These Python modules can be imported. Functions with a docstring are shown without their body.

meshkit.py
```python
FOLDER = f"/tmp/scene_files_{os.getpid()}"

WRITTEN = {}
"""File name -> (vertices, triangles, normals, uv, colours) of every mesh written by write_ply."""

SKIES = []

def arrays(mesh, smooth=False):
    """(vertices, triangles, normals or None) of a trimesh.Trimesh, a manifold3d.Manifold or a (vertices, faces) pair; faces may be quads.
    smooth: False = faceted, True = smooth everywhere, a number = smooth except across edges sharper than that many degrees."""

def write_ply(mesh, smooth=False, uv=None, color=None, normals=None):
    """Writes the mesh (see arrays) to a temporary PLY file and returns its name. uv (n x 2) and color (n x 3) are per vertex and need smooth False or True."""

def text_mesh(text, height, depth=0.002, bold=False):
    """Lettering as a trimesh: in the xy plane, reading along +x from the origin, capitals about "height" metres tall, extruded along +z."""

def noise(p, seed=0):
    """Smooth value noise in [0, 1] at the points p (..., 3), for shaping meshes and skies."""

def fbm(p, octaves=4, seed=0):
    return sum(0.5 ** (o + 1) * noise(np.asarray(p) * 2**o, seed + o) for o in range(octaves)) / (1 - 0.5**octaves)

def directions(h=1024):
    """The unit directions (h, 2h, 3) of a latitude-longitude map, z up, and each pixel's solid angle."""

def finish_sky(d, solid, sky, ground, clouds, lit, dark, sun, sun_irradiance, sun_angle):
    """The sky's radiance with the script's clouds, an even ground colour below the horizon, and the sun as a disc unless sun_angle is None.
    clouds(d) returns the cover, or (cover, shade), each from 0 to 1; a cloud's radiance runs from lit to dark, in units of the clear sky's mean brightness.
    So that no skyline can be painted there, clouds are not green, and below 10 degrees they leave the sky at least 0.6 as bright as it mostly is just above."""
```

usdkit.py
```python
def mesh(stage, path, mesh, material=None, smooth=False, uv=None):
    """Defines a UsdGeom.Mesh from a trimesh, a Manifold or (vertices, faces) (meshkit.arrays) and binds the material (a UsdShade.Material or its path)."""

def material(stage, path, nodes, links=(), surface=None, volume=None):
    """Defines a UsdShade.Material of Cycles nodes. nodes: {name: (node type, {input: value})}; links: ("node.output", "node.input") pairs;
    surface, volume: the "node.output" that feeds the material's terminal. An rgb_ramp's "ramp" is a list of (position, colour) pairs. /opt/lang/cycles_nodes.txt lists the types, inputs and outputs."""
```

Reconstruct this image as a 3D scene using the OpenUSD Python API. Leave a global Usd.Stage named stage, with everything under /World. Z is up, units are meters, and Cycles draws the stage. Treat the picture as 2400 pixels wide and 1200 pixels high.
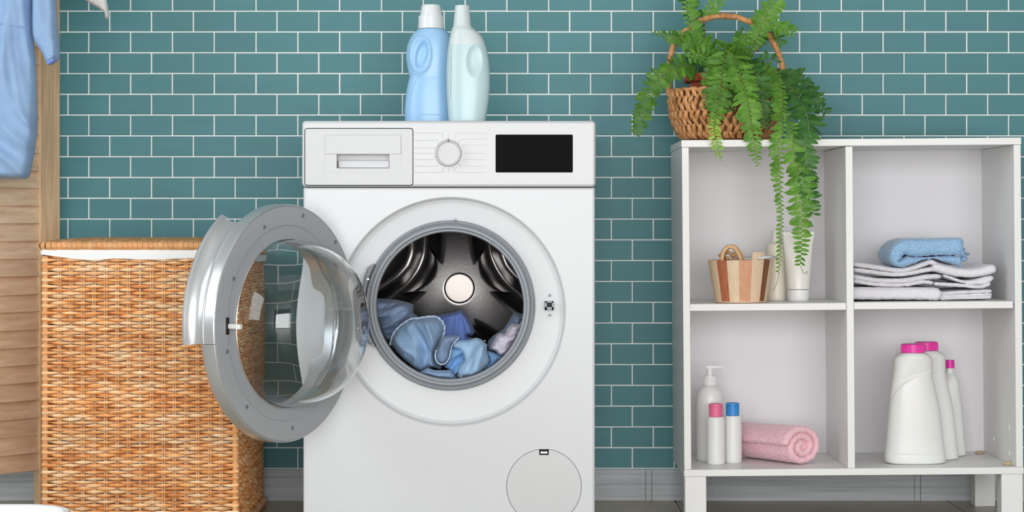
import math, random
import numpy as np, trimesh, shapely, manifold3d
from shapely.geometry import Polygon, LineString, Point
from shapely import affinity
from scipy.spatial import Delaunay
import usdkit, meshkit
from pxr import Usd, UsdGeom, UsdLux, UsdShade, Gf, Sdf

stage = Usd.Stage.CreateInMemory()
UsdGeom.SetStageUpAxis(stage, 'Z'); UsdGeom.SetStageMetersPerUnit(stage, 1.0)
UsdGeom.Xform.Define(stage, '/World'); UsdGeom.Scope.Define(stage, '/World/Looks')

# ---------------------------------------------------------------- camera, light, exposure
F, H, HY = 5267.0, 0.6376, 526.0            # focal length in pixels, eye height, horizon row
cam = UsdGeom.Camera.Define(stage, '/World/camera')
cam.CreateHorizontalApertureAttr(36.0); cam.CreateVerticalApertureAttr(18.0)
cam.CreateFocalLengthAttr(36.0 * F / 2400)
cam.CreateVerticalApertureOffsetAttr(-(600 - HY) / 2400 * 36.0)
cam.CreateClippingRangeAttr((0.05, 100.0))
cam.AddTranslateOp().Set((0, 0, H)); cam.AddRotateXOp().Set(90.0)
cam.CreateExposureAttr(0.0)

def rect_light(name, loc, w, h, intensity, color, rx=0, ry=0, rz=0):
    l = UsdLux.RectLight.Define(stage, '/World/' + name)
    l.CreateWidthAttr(w); l.CreateHeightAttr(h); l.CreateIntensityAttr(intensity); l.CreateColorAttr(Gf.Vec3f(*color))
    l.AddTranslateOp().Set(loc); l.AddRotateXYZOp().Set((rx, ry, rz))
rect_light('front_window_light', (0.25, -1.45, 1.02), 4.2, 1.9, 7.8, (0.99, 0.99, 1.0), rx=90)
rect_light('left_window_light', (-2.16, 3.2, 1.45), 1.5, 1.7, 3.4, (0.90, 0.96, 1.0), ry=-90)
rect_light('ceiling_panel_light', (0.2, 3.0, 2.52), 2.6, 1.2, .4, (1.0, 0.99, 0.97))

def P(px, py, Y):
    return np.array([(px - 1200) / F * Y, Y, H - (py - HY) / F * Y])
def X_(px, Y): return (px - 1200) / F * Y
def Z_(py, Y): return H - (py - HY) / F * Y

# ---------------------------------------------------------------- scene tree helpers
taken = {}
def numbered(parent, name):
    n = taken.get((parent, name), 0); taken[(parent, name)] = n + 1
    return f'{parent}/{name}' + (f'_{n:03d}' if n else '')
class Thing:
    def __init__(s, name, label, cat, base=(0, 0, 0), group=None, kind=None, place=None, roll=0.0):
        s.path = numbered('/World', name); s.base = np.array(base, float)
        x = UsdGeom.Xform.Define(stage, s.path)
        x.AddTranslateOp().Set(tuple(float(c) for c in (s.base if place is None else place)))
        if roll: x.AddRotateYOp().Set(-roll)
        p = x.GetPrim()
        if label: p.SetCustomDataByKey('label', label)
        if cat: p.SetCustomDataByKey('category', cat)
        if group: p.SetCustomDataByKey('group', group)
        if kind: p.SetCustomDataByKey('kind', kind)
        s.prim = p
    def add(s, name, mesh, mat, parent=None, smooth=False, label=None, kind=None):
        path = numbered(parent or s.path, name)
        v, f = VF(mesh)
        m = usdkit.mesh(stage, path, (v - s.base, f), mat, smooth=smooth)
        if label: m.GetPrim().SetCustomDataByKey('label', label)
        if kind: m.GetPrim().SetCustomDataByKey('kind', kind)
        return path
    def group(s, name, label=None, parent=None):
        path = numbered(parent or s.path, name)
        x = UsdGeom.Xform.Define(stage, path)
        if label: x.GetPrim().SetCustomDataByKey('label', label)
        return path
def VF(m):
    if isinstance(m, tuple):
        v, f = np.asarray(m[0], float), np.asarray(m[1], int)
        if f.shape[1] == 4: f = np.vstack([f[:, [0, 1, 2]], f[:, [0, 2, 3]]])
        return v, f
    if hasattr(m, 'to_mesh'):
        q = m.to_mesh(); return np.array(q.vert_properties[:, :3], float), np.array(q.tri_verts, int)
    return np.array(m.vertices), np.array(m.faces)
def copy_thing(src, name, label, place, roll=0.0, group=None, cat=None, rz=0):
    path = numbered('/World', name)
    x = UsdGeom.Xform.Define(stage, path); p = x.GetPrim()
    p.GetReferences().AddInternalReference(src.path)
    x.ClearXformOpOrder(); x.AddTranslateOp(opSuffix='copy').Set(tuple(float(c) for c in place))
    if roll: x.AddRotateYOp(opSuffix='copy').Set(-roll)
    if rz: x.AddRotateZOp(opSuffix='copy').Set(rz)
    p.SetInstanceable(True); p.SetCustomDataByKey('label', label)
    if cat: p.SetCustomDataByKey('category', cat)
    if group: p.SetCustomDataByKey('group', group)

# ---------------------------------------------------------------- mesh helpers
def cat(*ms):
    vs, fs, n = [], [], 0
    for m in ms:
        v, f = VF(m); vs.append(v); fs.append(f + n); n += len(v)
    return np.vstack(vs), np.vstack(fs)
def outward(v, f):
    t = trimesh.Trimesh(v, f, process=False)
    return (v, f[:, ::-1]) if t.volume < 0 else (v, f)
def MF(m):
    v, f = outward(*VF(m))
    return manifold3d.Manifold(manifold3d.Mesh(np.ascontiguousarray(v, np.float32), np.ascontiguousarray(f, np.uint32)))
def loft(rings, caps=True, closed=True):
    """rings: list of (n,3); joined in order; caps are fans about the ring's centre."""
    n, k = len(rings[0]), len(rings)
    v = np.vstack(rings); fs = []
    i = np.arange(n if closed else n - 1); j = (i + 1) % n
    for a in range(k - 1):
        p, q = a * n, (a + 1) * n
        fs.append(np.stack([p + i, p + j, q + j], 1)); fs.append(np.stack([p + i, q + j, q + i], 1))
    if caps:
        v = np.vstack([v, rings[0].mean(0), rings[-1].mean(0)])
        fs.append(np.stack([p * 0 + j, i, np.full(len(i), k * n)], 1) if False else np.stack([j, i, np.full(len(i), k * n)], 1))
        e = (k - 1) * n
        fs.append(np.stack([e + i, e + j, np.full(len(i), k * n + 1)], 1))
        return outward(v, np.vstack(fs))
    return v, np.vstack(fs)
def lathe(profile, n=48, a0=0.0, a1=2 * math.pi, center=(0, 0, 0), axis='z'):
    """profile of (r, h); a full turn or part of one. r == 0 ends are allowed (they close up)."""
    pr = np.array(profile, float); full = abs(a1 - a0 - 2 * math.pi) < 1e-6
    a = np.linspace(a0, a1, n, endpoint=not full)
    rings = [np.stack([np.full(n, 0.0) + r * np.cos(a), r * np.sin(a), np.full(n, h)], 1) for r, h in pr]
    v, f = loft(rings, caps=False, closed=full)
    if axis == 'y': v = np.stack([v[:, 0], v[:, 2], v[:, 1]], 1)
    m = (v + np.array(center), f)
    if not full: return m
    t = trimesh.Trimesh(*m, process=False); t.merge_vertices(digits_vertex=7)
    t.update_faces(t.nondegenerate_faces(height=1e-9)); t.remove_unreferenced_vertices()
    v, f = np.array(t.vertices), np.array(t.faces)
    return outward(v, f)
def arc_solid(poly, a0, a1, n=40):
    """closed (r,z) polygon swept from angle a0 to a1 about the local z axis, with end caps."""
    pr = np.array(poly, float); rings = []
    for a in np.linspace(a0, a1, n):
        rings.append(np.stack([pr[:, 0] * math.cos(a), pr[:, 0] * math.sin(a), pr[:, 1]], 1))
    return loft(rings)
def frames(p):
    p = np.asarray(p, float); t = np.gradient(p, axis=0); t /= np.linalg.norm(t, axis=1, keepdims=True) + 1e-12
    ref = np.array([0, 0, 1.0]) if abs(t[0, 2]) < 0.9 else np.array([0, 1.0, 0])
    a = np.cross(t[0], ref); a /= np.linalg.norm(a); out = []
    for k in range(len(p)):
        a = a - t[k] * (a @ t[k]); a /= np.linalg.norm(a) + 1e-12; out.append(a)
    A = np.array(out); return t, A, np.cross(t, A)
def tube(points, radii, sides=8, flat=1.0, caps=True):
    p = np.asarray(points, float); t, A, B = frames(p)
    r = np.broadcast_to(np.asarray(radii, float), (len(p),)); ang = np.arange(sides) * 2 * math.pi / sides
    rings = [p[k] + r[k] * (np.cos(ang)[:, None] * A[k] + flat * np.sin(ang)[:, None] * B[k]) for k in range(len(p))]
    return loft(rings, caps=caps)
def ring_tube(points, r, sides=8):
    p = np.asarray(points, float); n = len(p)
    t = np.roll(p, -1, 0) - np.roll(p, 1, 0); t /= np.linalg.norm(t, axis=1, keepdims=True)
    up = np.array([0, 1.0, 0]) if abs(t[:, 1]).max() < 0.7 else np.array([0, 0, 1.0])
    A = np.cross(t, up); A /= np.linalg.norm(A, axis=1, keepdims=True); B = np.cross(t, A)
    ang = np.arange(sides) * 2 * math.pi / sides
    v = (p[:, None] + r * (np.cos(ang)[None, :, None] * A[:, None] + np.sin(ang)[None, :, None] * B[:, None])).reshape(-1, 3)
    f = []
    for i in range(n):
        for j in range(sides):
            a, b, c, d = i * sides + j, i * sides + (j + 1) % sides, ((i + 1) % n) * sides + (j + 1) % sides, ((i + 1) % n) * sides + j
            f += [(a, b, c), (a, c, d)]
    return outward(v, np.array(f))
def spline(ctrl, n):
    c = np.asarray(ctrl, float)
    if len(c) == 2: return c[0] + (c[1] - c[0]) * np.linspace(0, 1, n)[:, None]
    from scipy.interpolate import CubicSpline, PchipInterpolator
    d = np.r_[0, np.cumsum(np.linalg.norm(np.diff(c, axis=0), axis=1))]
    return CubicSpline(d, c, bc_type='natural')(np.linspace(0, d[-1], n))
def chamfer_box(lo, hi, c):
    lo, hi = np.array(lo, float), np.array(hi, float); pts = []
    for sx in (0, 1):
        for sy in (0, 1):
            for sz in (0, 1):
                s = np.array([sx, sy, sz]); q = np.where(s, hi, lo); d = np.where(s, -1, 1) * c
                for k in range(3):
                    e = d.copy(); e[k] = 0; pts.append(q + e)
    h = manifold3d.Manifold.hull_points(np.array(pts, np.float32)); return VF(h)
def rrect(x0, x1, z0, z1, r, n=8):
    r = max(min(r, (x1 - x0) / 2 - 1e-6, (z1 - z0) / 2 - 1e-6), 1e-6); p = []
    for cx, cz, a in ((x1 - r, z1 - r, 0), (x0 + r, z1 - r, 90), (x0 + r, z0 + r, 180), (x1 - r, z0 + r, 270)):
        for t in np.linspace(a, a + 90, n): p.append((cx + r * math.cos(math.radians(t)), cz + r * math.sin(math.radians(t))))
    return np.array(p)
def slab(x0, x1, z0, z1, r, yf, yb, bev=0.002, steps=3, n=8, back=False):
    """rounded rectangle in the XZ plane from yf (front) to yb, with a rounded front edge."""
    rings = []
    for k in range(steps + 1):
        a = k / steps * math.pi / 2; ins = bev * (1 - math.sin(a)); y = yf + bev * (1 - math.cos(a))
        q = rrect(x0 + ins, x1 - ins, z0 + ins, z1 - ins, max(r - ins, 1e-4), n); rings.append(np.c_[q[:, 0], np.full(len(q), y), q[:, 1]])
    q = rrect(x0, x1, z0, z1, r, n); rings.append(np.c_[q[:, 0], np.full(len(q), yb), q[:, 1]])
    return loft(rings)
def disc_slab(cx, cz, R, yf, yb, bev=0.001, n=64):
    return lathe([(0, yf), (R - bev, yf), (R - bev * .3, yf + bev * .3), (R, yf + bev), (R, yb), (0, yb)], n, center=(cx, 0, cz), axis='y')
def xz_prism(poly, y0, y1):
    t = trimesh.creation.extrude_polygon(poly, y1 - y0, engine='earcut'); v = np.array(t.vertices)
    return outward(np.c_[v[:, 0], y0 + v[:, 2], v[:, 1]], np.array(t.faces))
def resample(ring, h):
    l = LineString(np.vstack([ring, ring[:1]]) if not np.allclose(ring[0], ring[-1]) else ring)
    n = max(8, int(l.length / h)); return np.array([l.interpolate(k / n, normalized=True).coords[0] for k in range(n)])
def smooth_poly(pts, n=120):
    """closed smooth curve through the points (periodic Catmull-Rom style spline)."""
    from scipy.interpolate import CubicSpline
    c = np.vstack([pts, pts[:1]]).astype(float); d = np.r_[0, np.cumsum(np.sqrt(np.linalg.norm(np.diff(c, axis=0), axis=1)))]
    return CubicSpline(d, c, bc_type='periodic')(np.linspace(0, d[-1], n, endpoint=False))
def pillow(poly, yf, depth, rnd, h, bulge=0.0, bw=0.02, fold=None, shear=(0, 0), jitter=None, taper=0):
    """closed cloth-like solid: outline in XZ, front rounded by rnd, swelled by bulge, pushed by fold(x,z) towards the viewer; back at yf+depth."""
    poly = shapely.geometry.polygon.orient(poly, 1.0); ring = resample(np.array(poly.exterior.coords)[:-1], h); pg = Polygon(ring)
    if not pg.is_valid: pg = pg.buffer(0); pg = pg if pg.geom_type == 'Polygon' else max(pg.geoms, key=lambda g: g.area); pg = shapely.geometry.polygon.orient(pg, 1.0); ring = resample(np.array(pg.exterior.coords)[:-1], h); pg = Polygon(ring)
    x0, z0, x1, z1 = pg.bounds
    gx, gz = np.meshgrid(np.arange(x0, x1, h), np.arange(z0, z1, h * .866)); gx[1::2] += h / 2
    g = np.c_[gx.ravel(), gz.ravel()]
    inner = pg.buffer(-h * .55); g = g[shapely.contains_xy(inner, g[:, 0], g[:, 1])]
    p = np.vstack([ring, g]); tri = Delaunay(p).simplices
    c = p[tri].mean(1); tri = tri[shapely.contains_xy(pg, c[:, 0], c[:, 1])]
    a, b, cc = p[tri[:, 0]], p[tri[:, 1]], p[tri[:, 2]]
    area = (b[:, 0] - a[:, 0]) * (cc[:, 1] - a[:, 1]) - (b[:, 1] - a[:, 1]) * (cc[:, 0] - a[:, 0])
    tri = np.where((area < 0)[:, None], tri[:, ::-1], tri); tri = tri[abs(area) > 1e-12]
    d = shapely.distance(pg.exterior, shapely.points(p)); d[:len(ring)] = 0
    t = np.clip(d / max(rnd, 1e-6), 0, 1); y = yf + rnd * (1 - np.sqrt(np.clip(1 - (1 - t) ** 2, 0, 1)))
    tb = np.clip(d / bw, 0, 1); y = y - bulge * np.sqrt(np.clip(1 - (1 - tb) ** 2, 0, 1))
    if fold is not None: y = y - fold(p[:, 0], p[:, 1]) * np.clip(d / (rnd + 1e-6), 0, 1) ** .7
    n, r = len(p), len(ring)
    front = np.c_[p[:, 0], y, p[:, 1]]
    back = np.c_[p[:, 0] + shear[0], np.full(n, yf + depth), p[:, 1] + shear[1]]
    m = max(1, int(depth / (h * 2))) if depth > 4 * h else 1
    vs, fs = [front], [tri]
    prev = np.arange(r); base = n
    yr = y[:r]
    for k in range(1, m + 1):
        s = k / m
        if k < m:
            ringv = np.c_[ring[:, 0] + shear[0] * s, yr + (yf + depth - yr) * s, ring[:, 1] + shear[1] * s]; vs.append(ringv); cur = base + np.arange(r); base += r
        else:
            vs.append(back); cur = base + np.arange(r)
        j = np.roll(np.arange(r), -1)
        fs.append(np.stack([prev, cur, cur[j]], 1)); fs.append(np.stack([prev, cur[j], prev[j]], 1)); prev = cur
    fs.append(tri[:, ::-1] + base)
    return outward(np.vstack(vs), np.vstack(fs))
def noise_push(m, amp, scale, seed=0, octaves=2):
    v, f = VF(m); t = trimesh.Trimesh(v, f, process=False); n = t.vertex_normals
    return v + n * ((meshkit.fbm(v * scale + 100, octaves, seed) - .5) * 2 * amp)[:, None], f
def move(m, d): v, f = VF(m); return v + np.array(d), f
def rotz(m, deg, c=(0, 0, 0)):
    v, f = VF(m); a = math.radians(deg); R = np.array([[math.cos(a), -math.sin(a), 0], [math.sin(a), math.cos(a), 0], [0, 0, 1]])
    return (v - np.array(c)) @ R.T + np.array(c), f

# ---------------------------------------------------------------- materials
def lin(c): return tuple(((x / 255) / 12.92 if x / 255 <= .04045 else ((x / 255 + .055) / 1.055) ** 2.4) for x in c)
def mat(name, rgb, rough=.5, metallic=0.0, spec=.5, noise=None, bump=None, vary=0.0, sheen=0.0, coat=0.0, sss=0.0, trans=0.0, translucent=0.0):
    """rgb: sRGB 0-255. noise: (second sRGB colour, (sx,sy,sz), detail, low, high). bump: (scale xyz, strength, distance). vary: +- value per object."""
    N = {'p': ('principled_bsdf', dict(base_color=lin(rgb), roughness=rough, metallic=metallic, specular_ior_level=spec))}
    L = []; col = None
    if sheen: N['p'][1].update(sheen_weight=sheen, sheen_roughness=.4)
    if coat: N['p'][1].update(coat_weight=coat, coat_roughness=.06)
    if sss: N['p'][1].update(subsurface_weight=sss, subsurface_scale=.004)
    if trans: N['p'][1].update(transmission_weight=trans)
    if noise or bump: N['g'] = ('geometry', {})
    if noise:
        c2, sc, det, lo, hi = noise
        N['m'] = ('mapping', dict(scale=sc)); N['n'] = ('noise_texture', dict(scale=1.0, detail=det, roughness=.6)); N['r'] = ('rgb_ramp', dict(ramp=[(lo, lin(rgb)), (hi, lin(c2))]))
        L += [('g.position', 'm.vector'), ('m.vector', 'n.vector'), ('n.fac', 'r.fac')]; col = 'r.color'
    if vary:
        N['o'] = ('object_info', {}); N['mr'] = ('map_range', dict(from_min=0, from_max=1, to_min=1 - vary, to_max=1 + vary)); N['h'] = ('hsv', dict(color=lin(rgb)))
        L += [('o.random', 'mr.value'), ('mr.result', 'h.value')]
        if col: L.append((col, 'h.color'))
        col = 'h.color'
    if col: L.append((col, 'p.base_color'))
    if bump:
        sc, st, di = bump
        N['mb'] = ('mapping', dict(scale=sc)); N['nb'] = ('noise_texture', dict(scale=1.0, detail=3.0)); N['b'] = ('bump', dict(strength=st, distance=di))
        L += [('g.position', 'mb.vector'), ('mb.vector', 'nb.vector'), ('nb.fac', 'b.height'), ('b.normal', 'p.normal')]
    out = 'p.BSDF'
    if translucent:
        N['t'] = ('translucent_bsdf', dict(color=lin(rgb))); N['x'] = ('mix_closure', dict(fac=translucent))
        if col: L.append((col, 't.color'))
        L += [('p.BSDF', 'x.closure1'), ('t.BSDF', 'x.closure2')]; out = 'x.closure'
    return usdkit.material(stage, '/World/Looks/' + name, N, L, surface=out)
M = {}
M['tile'] = mat('teal_tile', (82, 136, 142), .42, spec=.22, vary=.04, noise=((86, 140, 146), (3, 3, 40), 3, .3, .7))
M['grout'] = mat('white_grout', (246, 247, 246), .8)
M['wall'] = mat('pale_plaster', (178, 178, 177), .8)
M['ceil'] = mat('ceiling_paint', (190, 190, 189), .8)
M['floor'] = mat('olive_floor_tile', (186, 175, 150), .35, noise=((166, 156, 134), (6, 2, 6), 4, .35, .65), vary=.04)
M['floorjoint'] = mat('floor_joint', (170, 166, 156), .8)
M['skirt'] = mat('grey_baseboard', (196, 200, 203), .5, noise=((166, 171, 175), (3, 3, 160), 5, .35, .65))
M['enamel'] = mat('white_enamel', (217, 219, 223), .25, spec=.35)
M['panelwhite'] = mat('white_panel_plastic', (207, 208, 211), .28)
M['drawerwhite'] = mat('white_drawer_plastic', (206, 207, 210), .35)
M['line'] = mat('panel_line_grey', (205, 207, 210), .4)
M['tick'] = mat('dark_tick', (38, 38, 40), .4)
M['display'] = mat('black_display', (5, 5, 6), .10, spec=.015)
M['dark'] = mat('dark_gap', (28, 29, 31), .6)
M['chrome'] = mat('dial_silver', (212, 214, 216), .18, metallic=.85)
M['doorgrey'] = mat('door_grey_plastic', (170, 173, 179), .42)
M['silver'] = mat('silver_paint', (196, 199, 202), .26, metallic=.55)
M['screw'] = mat('screw_steel', (165, 170, 176), .25, metallic=.9)
M['gasket'] = mat('grey_rubber', (150, 156, 163), .42)
M['steel'] = mat('drum_steel', (160, 157, 156), .27, metallic=1.0, noise=((138, 135, 133), (9, 9, 9), 5, .35, .7), bump=((160, 160, 160), .08, .001))
M['hub'] = mat('hub_steel', (168, 161, 157), .42, metallic=1.0)
M['melamine'] = mat('white_melamine', (238, 238, 237), .38)
M['melback'] = mat('white_back_board', (240, 238, 241), .5)
M['cap_plastic'] = mat('white_cap_plastic', (240, 240, 240), .3)
M['chip'] = mat('raw_chipboard', (205, 185, 150), .8)
M['cane'] = mat('cane_wrap', (230, 172, 116), .42, noise=((212, 144, 86), (40, 40, 30), 3, .35, .7), vary=.12)
def weave_mat():
    ramp = [(.22, lin((170, 100, 52))), (.36, lin((216, 138, 76))), (.46, lin((236, 168, 102))), (.56, lin((242, 188, 132))), (.67, lin((246, 214, 172))), (.82, lin((214, 178, 142)))]
    N = {'g': ('geometry', {}), 'm': ('mapping', dict(scale=(20, 20, 146))), 'n': ('noise_texture', dict(scale=1.0, detail=1.5, roughness=.5)), 'r': ('rgb_ramp', dict(ramp=ramp)),
         'm2': ('mapping', dict(scale=(90, 90, 900))), 'n2': ('noise_texture', dict(scale=1.0, detail=3.0)), 'r2': ('rgb_ramp', dict(ramp=[(.3, (.72, .68, .62)), (.5, (1, 1, 1))])),
         'mx': ('mix_color', dict(blend_type='multiply', fac=.8)), 'o': ('object_info', {}), 'mr': ('map_range', dict(from_min=0, from_max=1, to_min=.94, to_max=1.2)), 'h': ('hsv', {}),
         'b': ('bump', dict(strength=.25, distance=.001)), 'p': ('principled_bsdf', dict(roughness=.42, specular_ior_level=.45))}
    L = [('g.position', 'm.vector'), ('m.vector', 'n.vector'), ('n.fac', 'r.fac'), ('g.position', 'm2.vector'), ('m2.vector', 'n2.vector'), ('n2.fac', 'r2.fac'), ('r.color', 'mx.a'), ('r2.color', 'mx.b'),
         ('o.random', 'mr.value'), ('mr.result', 'h.value'), ('mx.result', 'h.color'), ('h.color', 'p.base_color'), ('n2.fac', 'b.height'), ('b.normal', 'p.normal')]
    return usdkit.material(stage, '/World/Looks/rattan_weave', N, L, surface='p.BSDF')
M['rattan'] = weave_mat()
M['stake'] = mat('rattan_stake', (226, 182, 138), .45, noise=((202, 148, 98), (60, 60, 20), 3, .35, .7))
M['liner'] = mat('white_cotton_liner', (240, 240, 240), .85, sheen=.2)
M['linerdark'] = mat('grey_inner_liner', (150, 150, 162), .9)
M['seagrass'] = mat('seagrass_lid', (186, 150, 108), .6, noise=((140, 104, 66), (60, 160, 60), 4, .35, .65))
M['oldwood'] = mat('pale_screen_wood', (236, 210, 182), .55, noise=((214, 182, 150), (10, 10, 90), 5, .35, .65), vary=.05, bump=((20, 20, 300), .12, .001))
M['stile'] = mat('pale_screen_stile_wood', (236, 206, 168), .5, noise=((212, 176, 136), (120, 120, 7), 5, .35, .65), bump=((300, 300, 20), .15, .001))
M['terracotta'] = mat('terracotta_plastic', (176, 82, 52), .35)
M['soil'] = mat('dark_soil', (52, 40, 32), .95)
M['hyacinth'] = mat('water_hyacinth', (226, 170, 114), .55, noise=((176, 114, 66), (70, 70, 70), 4, .38, .68), vary=.16, bump=((400, 400, 120), .3, .002))
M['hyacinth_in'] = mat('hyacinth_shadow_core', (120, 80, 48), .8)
M['hdpe'] = mat('white_bottle_plastic', (240, 240, 238), .3, sss=.15)
M['magenta'] = mat('magenta_cap', (244, 52, 178), .32)
M['pinkcap'] = mat('pink_cap', (240, 118, 162), .35)
M['bluecap'] = mat('blue_cap', (54, 146, 222), .35)
M['cream'] = mat('cream_bottle', (246, 238, 222), .35)
M['tube'] = mat('white_tube', (242, 239, 233), .3)
M['pumpw'] = mat('white_pump', (243, 243, 243), .28)
M['bluebottle'] = mat('blue_bottle', (160, 205, 243), .28, sss=.1)
M['pearl'] = mat('pearl_cap', (232, 237, 240), .25, metallic=0.0)
M['milky'] = mat('milky_bottle', (226, 238, 240), .28, translucent=.12)
M['milky2'] = mat('milky_bottle_filled', (206, 232, 237), .28, translucent=.1)
M['basin'] = mat('white_basin_plastic', (244, 245, 244), .3)
M['rope'] = mat('white_cord', (222, 224, 228), .7)
# ================================================================ THE SETTING
WY = 5.19                                     # face of the tiled wall
XL, XR, YB, ZC = -2.2, 2.45, -1.5, 2.56
def struct(name, label=None, cat_=None):
    return Thing(name, label, cat_, kind='structure')
def box(lo, hi): return chamfer_box(lo, hi, min(.002, min(np.array(hi) - np.array(lo)) * .2))
t = struct('wall_left', 'plain pale grey plaster wall on the left side of the room', 'wall'); t.add('plaster', box((XL - .1, YB, 0), (XL, WY + .1, ZC)), M['wall'])
t = struct('wall_right', 'plain pale grey plaster wall on the right side of the room', 'wall'); t.add('plaster', box((XR, YB, 0), (XR + .1, WY + .1, ZC)), M['wall'])
t = struct('wall_front', 'plain pale grey plaster wall behind the viewer', 'wall'); t.add('plaster', box((XL - .1, YB - .1, 0), (XR + .1, YB, ZC)), M['wall'])
t = struct('ceiling', 'plain pale grey ceiling of the room', 'ceiling'); t.add('plaster', box((XL - .1, YB - .1, ZC), (XR + .1, WY + .1, ZC + .1)), M['ceil'])

# floor tiles
fl = struct('floor', 'olive grey stone floor tiles with thin pale joints', 'floor')
fl.add('joint_bed', box((XL, YB, -.06), (XR, WY, -.0035)), M['floorjoint'], label='pale joint mortar')
FT, fx0 = .629, .377 - .629 * 5
for i in range(9):
    for j in range(11):
        x0, y1 = fx0 + i * FT, WY - j * FT
        lo, hi = (max(x0 + .0015, XL), max(y1 - FT + .0015, YB), -.02), (min(x0 + FT - .0015, XR), y1 - .0015, 0)
        if hi[0] - lo[0] > .02 and hi[1] - lo[1] > .02: fl.add('floor_tile', chamfer_box(lo, hi, .001), M['floor'])

# tiled wall: every tile is a piece of its own, grout recessed
wb = struct('wall_back', 'teal brick-bond tiled wall with thin white grout behind the appliances', 'wall')
wb.add('grout', box((XL, WY + .0008, .0), (XR, WY + .12, ZC)), M['grout'], label='white grout between the tiles')
TP, RP, J = 98.0 / F * WY, 48.72 / F * WY, .0026
zb0 = Z_(1098, WY); cand, rest = [], []
for r in range(int((ZC - zb0) / RP) + 1):
    off = 208 if r % 2 == 0 else 159
    for c in range(-18, 38):
        x0 = X_(off + 98 * c, WY) ; x1 = x0 + TP
        z0 = zb0 + r * RP; z1 = z0 + RP
        lo = (max(x0 + J / 2, XL), WY, z0 + J / 2); hi = (min(x1 - J / 2, XR), WY + .006, min(z1 - J / 2, ZC))
        if hi[0] - lo[0] < .006 or hi[2] - lo[2] < .006: continue
        px0, px1 = off + 98 * c, off + 98 * c + 98; py0, py1 = 1098 - 48.72 * (r + 1), 1098 - 48.72 * r
        infr = px1 > -20 and px0 < 2420 and py1 > -20
        hid = (px0 > 705 and px1 < 1398 and py0 > 280) or (px0 > 1598 and px1 < 2395 and py0 > 325) or (px0 > 96 and px1 < 560 and py0 > 600) or (px1 < 130)
        (cand if infr and not hid else rest).append((lo, hi))
rt = random.Random(3)
for lo, hi in cand:
    d = rt.uniform(0, .0004); wb.add('wall_tile', chamfer_box((lo[0], lo[1] + d, lo[2]), hi, .0007), M['tile'])
wb.add('wall_tiles', cat(*[chamfer_box(lo, hi, .0007) for lo, hi in rest]), M['tile'], kind='stuff')

# baseboard: ceramic pieces with the narrow strip
bb = struct('baseboard_back', 'grey streaked ceramic baseboard along the foot of the tiled wall', 'baseboard')
edges = sorted([X_(1513, WY) + k * .62 for k in range(-5, 4)])
bb_z = zb0 - .0006
for a in edges:
    lo, hi = max(a + .0142, XL), min(a + .62 - .0006, XR)
    if hi - lo > .02: bb.add('baseboard_piece', chamfer_box((lo, WY - .008, 0.0), (hi, WY + .0005, bb_z), .0008), M['skirt'])
    if XL < a < XR: bb.add('joint_strip', chamfer_box((a, WY - .0074, 0.0), (a + .0136, WY + .0005, bb_z), .0008), M['skirt'])

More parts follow.
